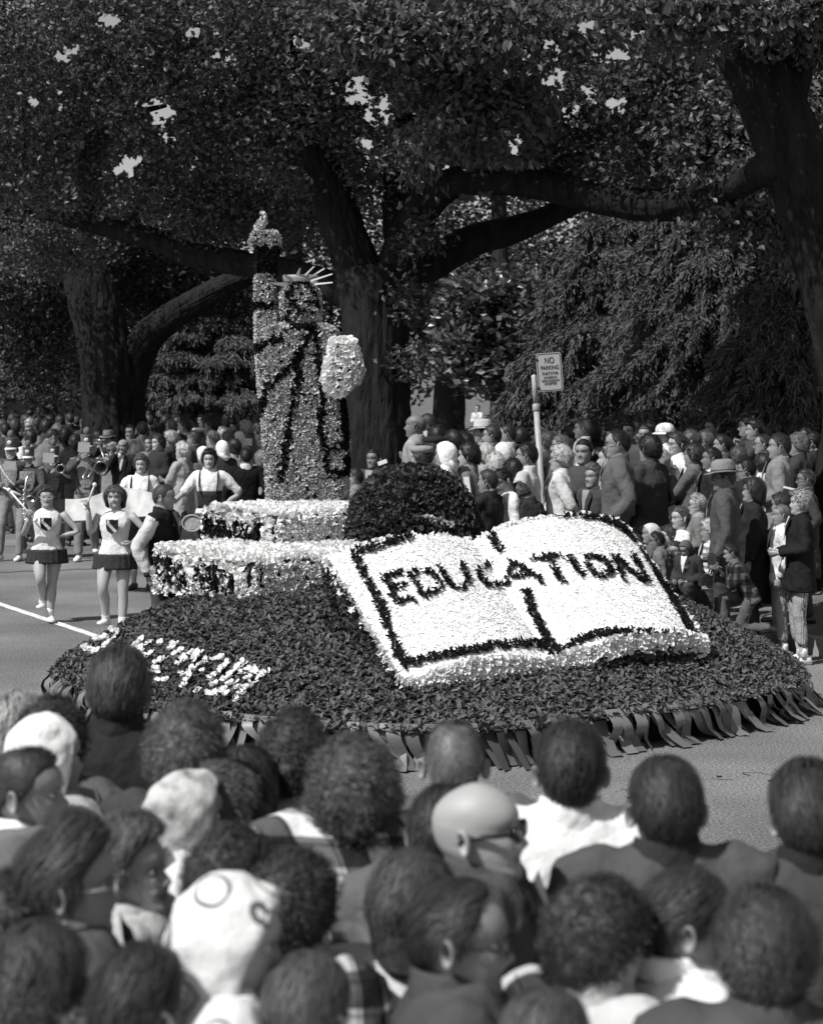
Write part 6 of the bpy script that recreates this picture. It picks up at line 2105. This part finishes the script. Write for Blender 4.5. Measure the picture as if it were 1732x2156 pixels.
L_(398, 858, 100, 30, 'dark back of a head beside the fair youth', ('curly', .05), ('jacket', .5), sex='f')
L_(312, 860, 98, 60, 'dark-haired person in pale shirt leaning over behind the crowd', ('curly', .02), ('shirt', .5))
L_(430, 878, 104, 80, 'man in light shirt far behind by the hedge', ('short', .05), ('shirt', .3))
# behind the band
L_(138, 899, 122, 8, 'person with a very dark rounded head and black coat behind the band', ('curly', .012), ('coat', .01), sex='f')
L_(160, 912, 128, 5, 'dark-haired person in black between trumpet and trombone players', ('curly', .012), ('coat', .01), sex='f')
L_(122, 890, 122, 10, 'person with round grey head in front of the left trunk', ('curly', .12), ('coat', .12), sex='f')
L_(112, 905, 124, -60, 'stooping man in a mid-grey jacket behind the trumpet player', ('short', .03), ('jacket', .14), lean=.5)
L_(184, 893, 118, 70, 'profile face just behind the tall bandsman\'s plume', ('short', .04), ('jacket', .04), skin='n')
L_(98, 880, 116, 20, 'dark head left of the trunk, between plumes', ('curly', .02), ('coat', .05), sex='f')
L_(78, 871, 112, 40, 'dark bushy head high at the left of the trunk', ('curly', .02), ('coat', .04), sex='f')
L_(64, 880, 116, 150, 'fair-haired onlooker behind the saxophone player', ('wavy', .25), ('coat', .2), sex='f')
L_(64, 903, 122, 40, 'onlooker in a white jacket behind the saxophone player', ('curly', .02), ('coat', .6), sex='f')
L_(30, 880, 116, 40, 'dark curly head above the left edge bandsman', ('curly', .03), ('coat', .05), sex='f')
L_(12, 890, 118, 20, 'dark head cut by the left edge behind the band', ('short', .02), ('jacket', .05))
L_(45, 890, 110, 160, 'onlooker waving a white cloth behind the two left bandsmen', ('wavy', .06), ('blouse', .5), sex='f', arms=('up', 'down'))
L_(205, 905, 120, 40, 'dark-haired onlooker between the plume and the fedora', ('short', .02), ('jacket', .05))
rf = random.Random(9)
n0 = 0
for px in list(range(6, 340, 17)) + list(range(350, 560, 24)):
    py = rf.randint(868, 884); s = rf.uniform(92, 106)
    person(px + rf.randint(-5, 5), py, s, rf.choice([20, 40, 70, 160]), 'small dark-haired onlooker packed in the rearmost rows behind the band', hair=(rf.choice(['curly', 'short', 'wavy']), rf.choice([.02, .03, .05])),
           top=(rf.choice(['coat', 'jacket']), rf.choice([.03, .06, .1])), group='rearmost onlookers on the left', sex=rf.choice('mf'), nlock=20)

# ------------------------------------------------------------------ far side, right of the statue
R_(873, 873, 170, 80, 'bald man in left profile just right of the centre trunk', ('bald', .06), ('shirt', .3), skin='d')
R_(899, 870, 160, 60, 'dark cropped head behind the bald man by the trunk', ('crew', .02), ('shirt', .35))
R_(919, 892, 176, 20, 'dark rounded head below the two men by the trunk', ('curly', .012), ('jacket', .03))
R_(953, 903, 180, 40, 'black-haired man with a pale face edge left of the white scarf', ('short', .012), ('jacket', .04))
R_(975, 906, 178, 30, 'second black-haired head behind the dark-haired woman', ('curly', .012), ('jacket', .03))
R_(885, 934, 186, 70, 'woman in a dark patterned turban at the edge of the leafy dome', ('curly', .03), ('coat', .35, 'print'), sex='f', hat=('beret', .25))
R_(912, 914, 182, 60, 'woman in a flat dark hat looking down beside the turban', ('curly', .02), ('coat', .12), sex='f', hat=('beret', .02))
R_(936, 928, 190, 68, 'woman in a white headscarf and white coat looking left', ('scarf', .8), ('coat', .66), sex='f', nlock=0)
R_(985, 929, 188, 78, 'smiling dark-haired woman in profile with grey coat and programme', ('curly', .014), ('coat', .18), sex='f', skin='l')
R_(1018, 930, 182, 60, 'fair curly-haired woman shading her eyes with her hand', ('curly', .32), ('coat', .3), sex='f', arms=('front', 'face'), skin='l')
R_(1042, 950, 192, 30, 'blonde woman seen from behind in a dark fur stole', ('curly', .42), ('coat', .03), sex='f')
R_(1058, 929, 180, 30, 'woman in a plain pale kerchief behind the blonde', ('scarf', .62), ('coat', .3), sex='f')
R_(1080, 962, 196, 10, 'dark-haired head and black coat right of the blonde', ('curly', .012), ('coat', .01), sex='f')
R_(1014, 878, 168, 85, 'man in a pale straw hat with dark band, profile left', ('short', .02), ('jacket', .05), hat=('fedora', .5))
R_(1034, 894, 176, 78, 'short-haired man in left profile below the straw hat', ('short', .03), ('jacket', .04), skin='n')
R_(1066, 893, 172, 80, 'dark crew-cut boy in white shirt, profile left', ('crew', .02), ('shirt', .6), skin='n')
R_(1093, 897, 170, 30, 'large dark rounded head in front of the glossy tree', ('curly', .012), ('coat', .02), sex='f')
R_(1107, 931, 196, 74, 'boy with dark forelock in a light short-sleeved shirt, profile left', ('short', .014), ('shirt_short', .5), skin='n', arms=('down', 'front'))
R_(1067, 980, 205, 100, 'boy in a white sweater looking down, hair black', ('short', .012), ('sweater', .75), skin='n', head=(20, -25, 0))
R_(1026, 988, 208, 62, 'boy in a dark zipped jacket with cropped hair, back to camera', ('crew', .03), ('jacket', .022), skin='n')
R_(1104, 1004, 205, 60, 'curly-haired person in dark clothes bending forward by the signpost', ('curly', .045), ('jacket', .03), head=(0, -35, 0), lean=.25)
R_(1179, 914, 178, 78, 'grey-haired man in profile right of the signpost', ('short', .10), ('jacket', .15), skin='n')
R_(1178, 934, 194, 80, 'grey-haired woman with glasses in a white coat, right of the signpost', ('curly', .3), ('coat', .55), sex='f', glasses='dark', skin='l')
R_(1150, 905, 172, 60, 'dim head between signpost and grey-haired man', ('curly', .05), ('coat', .05), sex='f')
R_(1225, 880, 172, 82, 'man in a light checked shirt on the lawn side, profile left', ('short', .06), ('shirt', .45, 'print'), skin='d')
R_(1248, 886, 168, 20, 'dark-haired woman in black directly behind the checked shirt', ('long', .012, .04), ('coat', .02), sex='f')
R_(1228, 924, 188, 150, 'boy with dark hair facing the street, tie at his neck', ('short', .015), ('jacket', .06), skin='n', collar=.6)
R_(1259, 942, 186, 40, 'dark head behind the topcoat man\'s chest', ('curly', .015), ('coat', .09), sex='f')
R_(1248, 975, 196, 130, 'young boy with tousled light-brown hair in a dark jacket beside the topcoat', ('wavy', .08), ('jacket', .05), skin='n')
R_(1279, 938, 194, 75, 'child in a pale windbreaker mostly hidden by the topcoat man', ('short', .03), ('jacket', .7, 'print'), skin='l')
R_(1290, 891, 172, 70, 'man in a dark garrison cap above the topcoat man', ('short', .02), ('jacket', .03), hat=('garrison', .02), glasses='dark')
R_(1322, 886, 172, 150, 'square-jawed man with dark combed hair behind the topcoat man', ('slick', .014), ('jacket', .12), skin='n')
R_(1356, 894, 174, 160, 'broad-faced man with short hair left of the white-hatted woman', ('short', .04), ('jacket', .06), skin='n')
R_(1299, 904, 202, 84, 'tall man in a grey topcoat and dark spectacles, hand in pocket, profile left', ('reced', .02), ('coat', .105), glasses='dark', arms=('pocket', 'pocket'), skin='n', det=1, nlock=400, collar=.09, head=(0, -3, 0), bottom=('trousers', .02))
R_(1365, 912, 196, 45, 'woman with dark upswept hair in a dark cape coat, back to camera', ('curly', .014), ('coat', .045), sex='f', collar=.06, det=1)
R_(1397, 886, 176, 110, 'woman in a white brimmed cap and white jacket', ('curly', .04), ('jacket', .72), sex='f', hat=('cap', .82), skin='l')
R_(1388, 942, 184, 60, 'light-haired woman in a pale coat behind the cape coat', ('curly', .22), ('coat', .5), sex='f')
R_(1423, 908, 182, 112, 'woman with curly hair and glasses in a white jacket looking right of the cape coat', ('curly', .05), ('jacket', .75), sex='f', glasses='dark', skin='l', det=1)
R_(1452, 903, 178, 80, 'woman with windblown curls and dark sunglasses', ('curly', .05), ('coat', .22, 'print'), sex='f', glasses='sun', skin='l')
R_(1483, 905, 172, 60, 'wavy brown hair behind the woman with sunglasses', ('wavy', .07), ('coat', .06), sex='f')
R_(1458, 930, 194, 70, 'woman with dark curly hair in a long grey coat beside the cape coat', ('curly', .018), ('coat', .14, 'stripe'), sex='f', det=1)
R_(1497, 880, 174, 120, 'man with dark hair high in the back row below the cedars', ('short', .015), ('jacket', .04), skin='d')
R_(1518, 914, 182, 80, 'young man in left profile behind the fedora', ('short', .018), ('jacket', .08), skin='n')
R_(1496, 940, 196, 84, 'dark-haired man in profile wearing a black jacket and light shirt', ('short', .018), ('jacket', .02), skin='d', collar=.6)
R_(1570, 874, 176, 84, 'taller of two dark-haired men in the back row, windblown hair', ('wavy', .016), ('jacket', .05), skin='n')
R_(1586, 881, 180, 84, 'dark-haired man in profile in front of his windblown companion', ('wavy', .016), ('jacket', .06), skin='n')
R_(1604, 914, 184, 82, 'man in spectacles behind the crew-cut youth', ('reced', .02), ('jacket', .06), glasses='dark', skin='n')
R_(1638, 911, 204, 76, 'smiling youth with brush-cut hair in a light grey jacket', ('short', .03), ('jacket', .20), skin='n', det=1, head=(4, 0, 0), nlock=400)
R_(1678, 909, 190, 70, 'curly-headed child in a hooded coat near the right edge', ('curly', .08), ('coat', .04), skin='n')
R_(1708, 908, 184, 60, 'dark head cut by the right edge of the frame in the back row', ('short', .01), ('coat', .03))
R_(1552, 938, 184, 40, 'tousled head with a white hair ribbon behind the fedora', ('curly', .06), ('coat', .12), sex='f')
R_(1604, 952, 194, 30, 'dark curly woman in a white scooped blouse, back to camera', ('curly', .016), ('shirt', .6), sex='f', skin='l')
R_(1570, 965, 196, 60, 'shadowed dark-haired person directly right of the fedora', ('short', .01), ('coat', .02))
R_(1523, 961, 222, 78, 'stout man in a light fedora and grey work jacket, hands down, at the kerb', ('short', .05), ('jacket', .075), hat=('fedora', .20), skin='d', det=1, arms=('down', 'down'), wide=1.12, head=(6, -4, 0), glasses='dark', collar=.07, bottom=('trousers', .05))
R_(1583, 1004, 214, 84, 'woman with shoulder-length dark hair behind the man in the fedora', ('long', .02, .08), ('coat', .02), sex='f', det=1)
R_(1694, 986, 206, 84, 'man in spectacles in the shade at the right edge above the blonde girl', ('short', .03), ('coat', .04), glasses='dark', skin='d')
R_(1640, 1036, 214, 80, 'dark-haired girl peering from behind the small boy', ('curly', .02), ('sweater', .07), sex='f', bottom=('capri', .35, 'stripe'), skin='n', shoes='d')
R_(1643, 1062, 218, 86, 'small fair crew-cut boy in a white windbreaker and striped trousers', ('crew', .10), ('jacket', .66), skin='n', wide=1.15, bottom=('capri', .45, 'stripe'), shoes='w', arms=('down', 'down'), det=1, h=1.46, g0=0.0)
R_(1682, 1028, 223, 86, 'blonde girl in a dark coat, striped cropped trousers and white canvas shoes', ('curly', .26), ('coat', .012, None, .72), sex='f', skin='l', wide=1.2, bottom=('capri', .45, 'stripe'), shoes='w', det=1, arms=('front', 'front'), h=1.62, g0=0.0, nlock=500)
# seated and crouching along the kerb
R_(1466, 1038, 205, 84, 'short grey-haired woman in glasses with a scarf, looking left', ('wavy', .30), ('coat', .15), sex='f', glasses='dark', skin='l', det=1, collar=.3)
R_(1430, 1066, 205, 110, 'little girl in a fluffy white sweater beside the grey-haired woman', ('short', .08), ('sweater', .72), sex='f', skin='l', arms=('front', 'front'), hs=1.15)
R_(1493, 1090, 212, 84, 'child in a striped pale fur jacket below the grey-haired woman', ('curly', .3), ('jacket', .6, 'wide'), sex='f', hs=1.15)
R_(1368, 1100, 206, 100, 'child in a pale headscarf peeping over the corner of the book', ('scarf', .5), ('coat', .1), sex='f', hs=1.15)
R_(1405, 1104, 205, 110, 'small child behind the pale headscarf at the kerb', ('curly', .04), ('coat', .1), hs=1.15, skin='l')
R_(1382, 1120, 216, 78, 'crouching man in a grey-brown jacket beside the book\'s right edge, profile left', ('slick', .022), ('jacket', .15), legs='squat', skin='d', det=1, head=(6, 0, 0), lean=.2)
R_(1422, 1139, 214, 130, 'child looking toward the camera between the crouching man and the headscarf woman', ('short', .03), ('coat', .05), skin='n', hs=1.15)
R_(1447, 1131, 222, 140, 'woman in a dark headscarf looking down at a camera in her hands', ('scarf', .10), ('coat', .035), sex='f', legs='squat', skin='n', det=1, arms=('front', 'front'), head=(0, -28, 0))
R_(1532, 1150, 232, 84, 'kneeling man in a dark plaid shirt holding a camera to his face', ('slick', .03), ('jacket', .12, 'buffalo'), legs='kneel', skin='n', det=1, lean=.45, arms=('chin', 'chin'), head=(4, 12, 0), nlock=500, bottom=('trousers', .10), collar=.1)
R_(1340, 1085, 204, 60, 'dark head of a child behind the top right edge of the book', ('curly', .02), ('coat', .04), hs=1.1)
R_(1262, 1075, 196, 60, 'dark curly child behind the top edge of the right page', ('curly', .025), ('coat', .05), hs=1.1)
R_(1305, 1082, 198, 70, 'dark-haired child low behind the right page beside the topcoat man\'s legs', ('short', .02), ('coat', .05), hs=1.1, skin='n')
# behind the leafy dome and around the trunk
R_(786, 944, 165, 150, 'shadowed person holding a paper between the statue and the dome', ('short', .02), ('jacket', .05), skin='d', arms=('front', 'front'))
R_(747, 985, 175, 80, 'person reaching out at the right edge of the statue', ('short', .03), ('shirt', .2), skin='n', arms=('reach', 'reach'))
for i, px in enumerate(range(1210, 1700, 40)):
    py = rf.randint(884, 900); s = rf.uniform(138, 156)
    person(px + rf.randint(-8, 8), py, s, rf.choice([30, 60, 80, 120]), 'shadowed dark-clad onlooker in the last row before the lawn on the right', hair=(rf.choice(['curly', 'short', 'wavy']), rf.choice([.012, .02, .04])),
           top=(rf.choice(['coat', 'jacket']), rf.choice([.03, .06, .12])), group='last-row onlookers on the right', sex=rf.choice('mf'), nlock=20)
# lawn strollers
R_(1005, 852, 88, 150, 'distant person in white standing on the lawn left of the glossy tree', ('short', .05), ('shirt', .6), skin='l')
# things in hands
def paper(px, py, Y, label, w=.16, h=.11, rot=(20, 10, 10), v=None):
    c = np.array(pt(px, py, Y)); g = G(); g.add(*box(c, (w, .012, h), rotm(*[R(a) for a in rot])))
    return held('programme', label, 'programme', g, c, m_paper, smooth=False)
paper(405, 988, 27.6, 'white folded programme held by the white-haired lady', .20, .04, (0, 12, 0))
paper(983, 1020, 20.6, 'white rolled programme held by the smiling dark-haired woman', .06, .17, (0, -8, 0))
paper(1670, 1030, 19.2, 'pale programme held up near the right edge above the blonde girl', .22, .02, (0, 14, 0))
paper(1488, 1142, 18.9, 'white paper cup shape held by the striped fur child', .07, .08, (0, 5, 0))
paper(805, 973, 24.0, 'white paper held by the shadowed person beside the dome', .12, .05, (0, -20, 0))
paper(522, 930, 32, 'white sheet read by the woman in the bright white scarf', .14, .12, (10, 5, 0))
def camera_obj(px, py, Y, label, yaw=0):
    c = np.array(pt(px, py, Y)); rz = rotm(0, 0, R(yaw)); g = G()
    g.add(*box(c, (.13, .05, .085), rz))
    g.add(*box(c + np.array([0, 0, .052]), (.05, .04, .02), rz))
    a = c + rz @ np.array([0, .02, 0]); g.add(*tube([a, a + rz @ np.array([0, .06, 0])], [.028, .026], 12))
    g.add(*tube([c + rz @ np.array([.04, 0, .04]), c + rz @ np.array([.04, 0, .055])], .010, 8))
    return held('camera', label, 'camera', g, c, mat('camera_black', .03, .35, .5, var=.3, vscale=40), smooth=False)
camera_obj(1458, 1196, 17.6, 'small camera held by the woman in the dark headscarf', 60)
camera_obj(1497, 1178, 17.1, 'camera raised to the face of the kneeling man in plaid', 70)
camera_obj(1484, 1222, 17.2, 'black camera case hanging beside the kneeling man', 30)
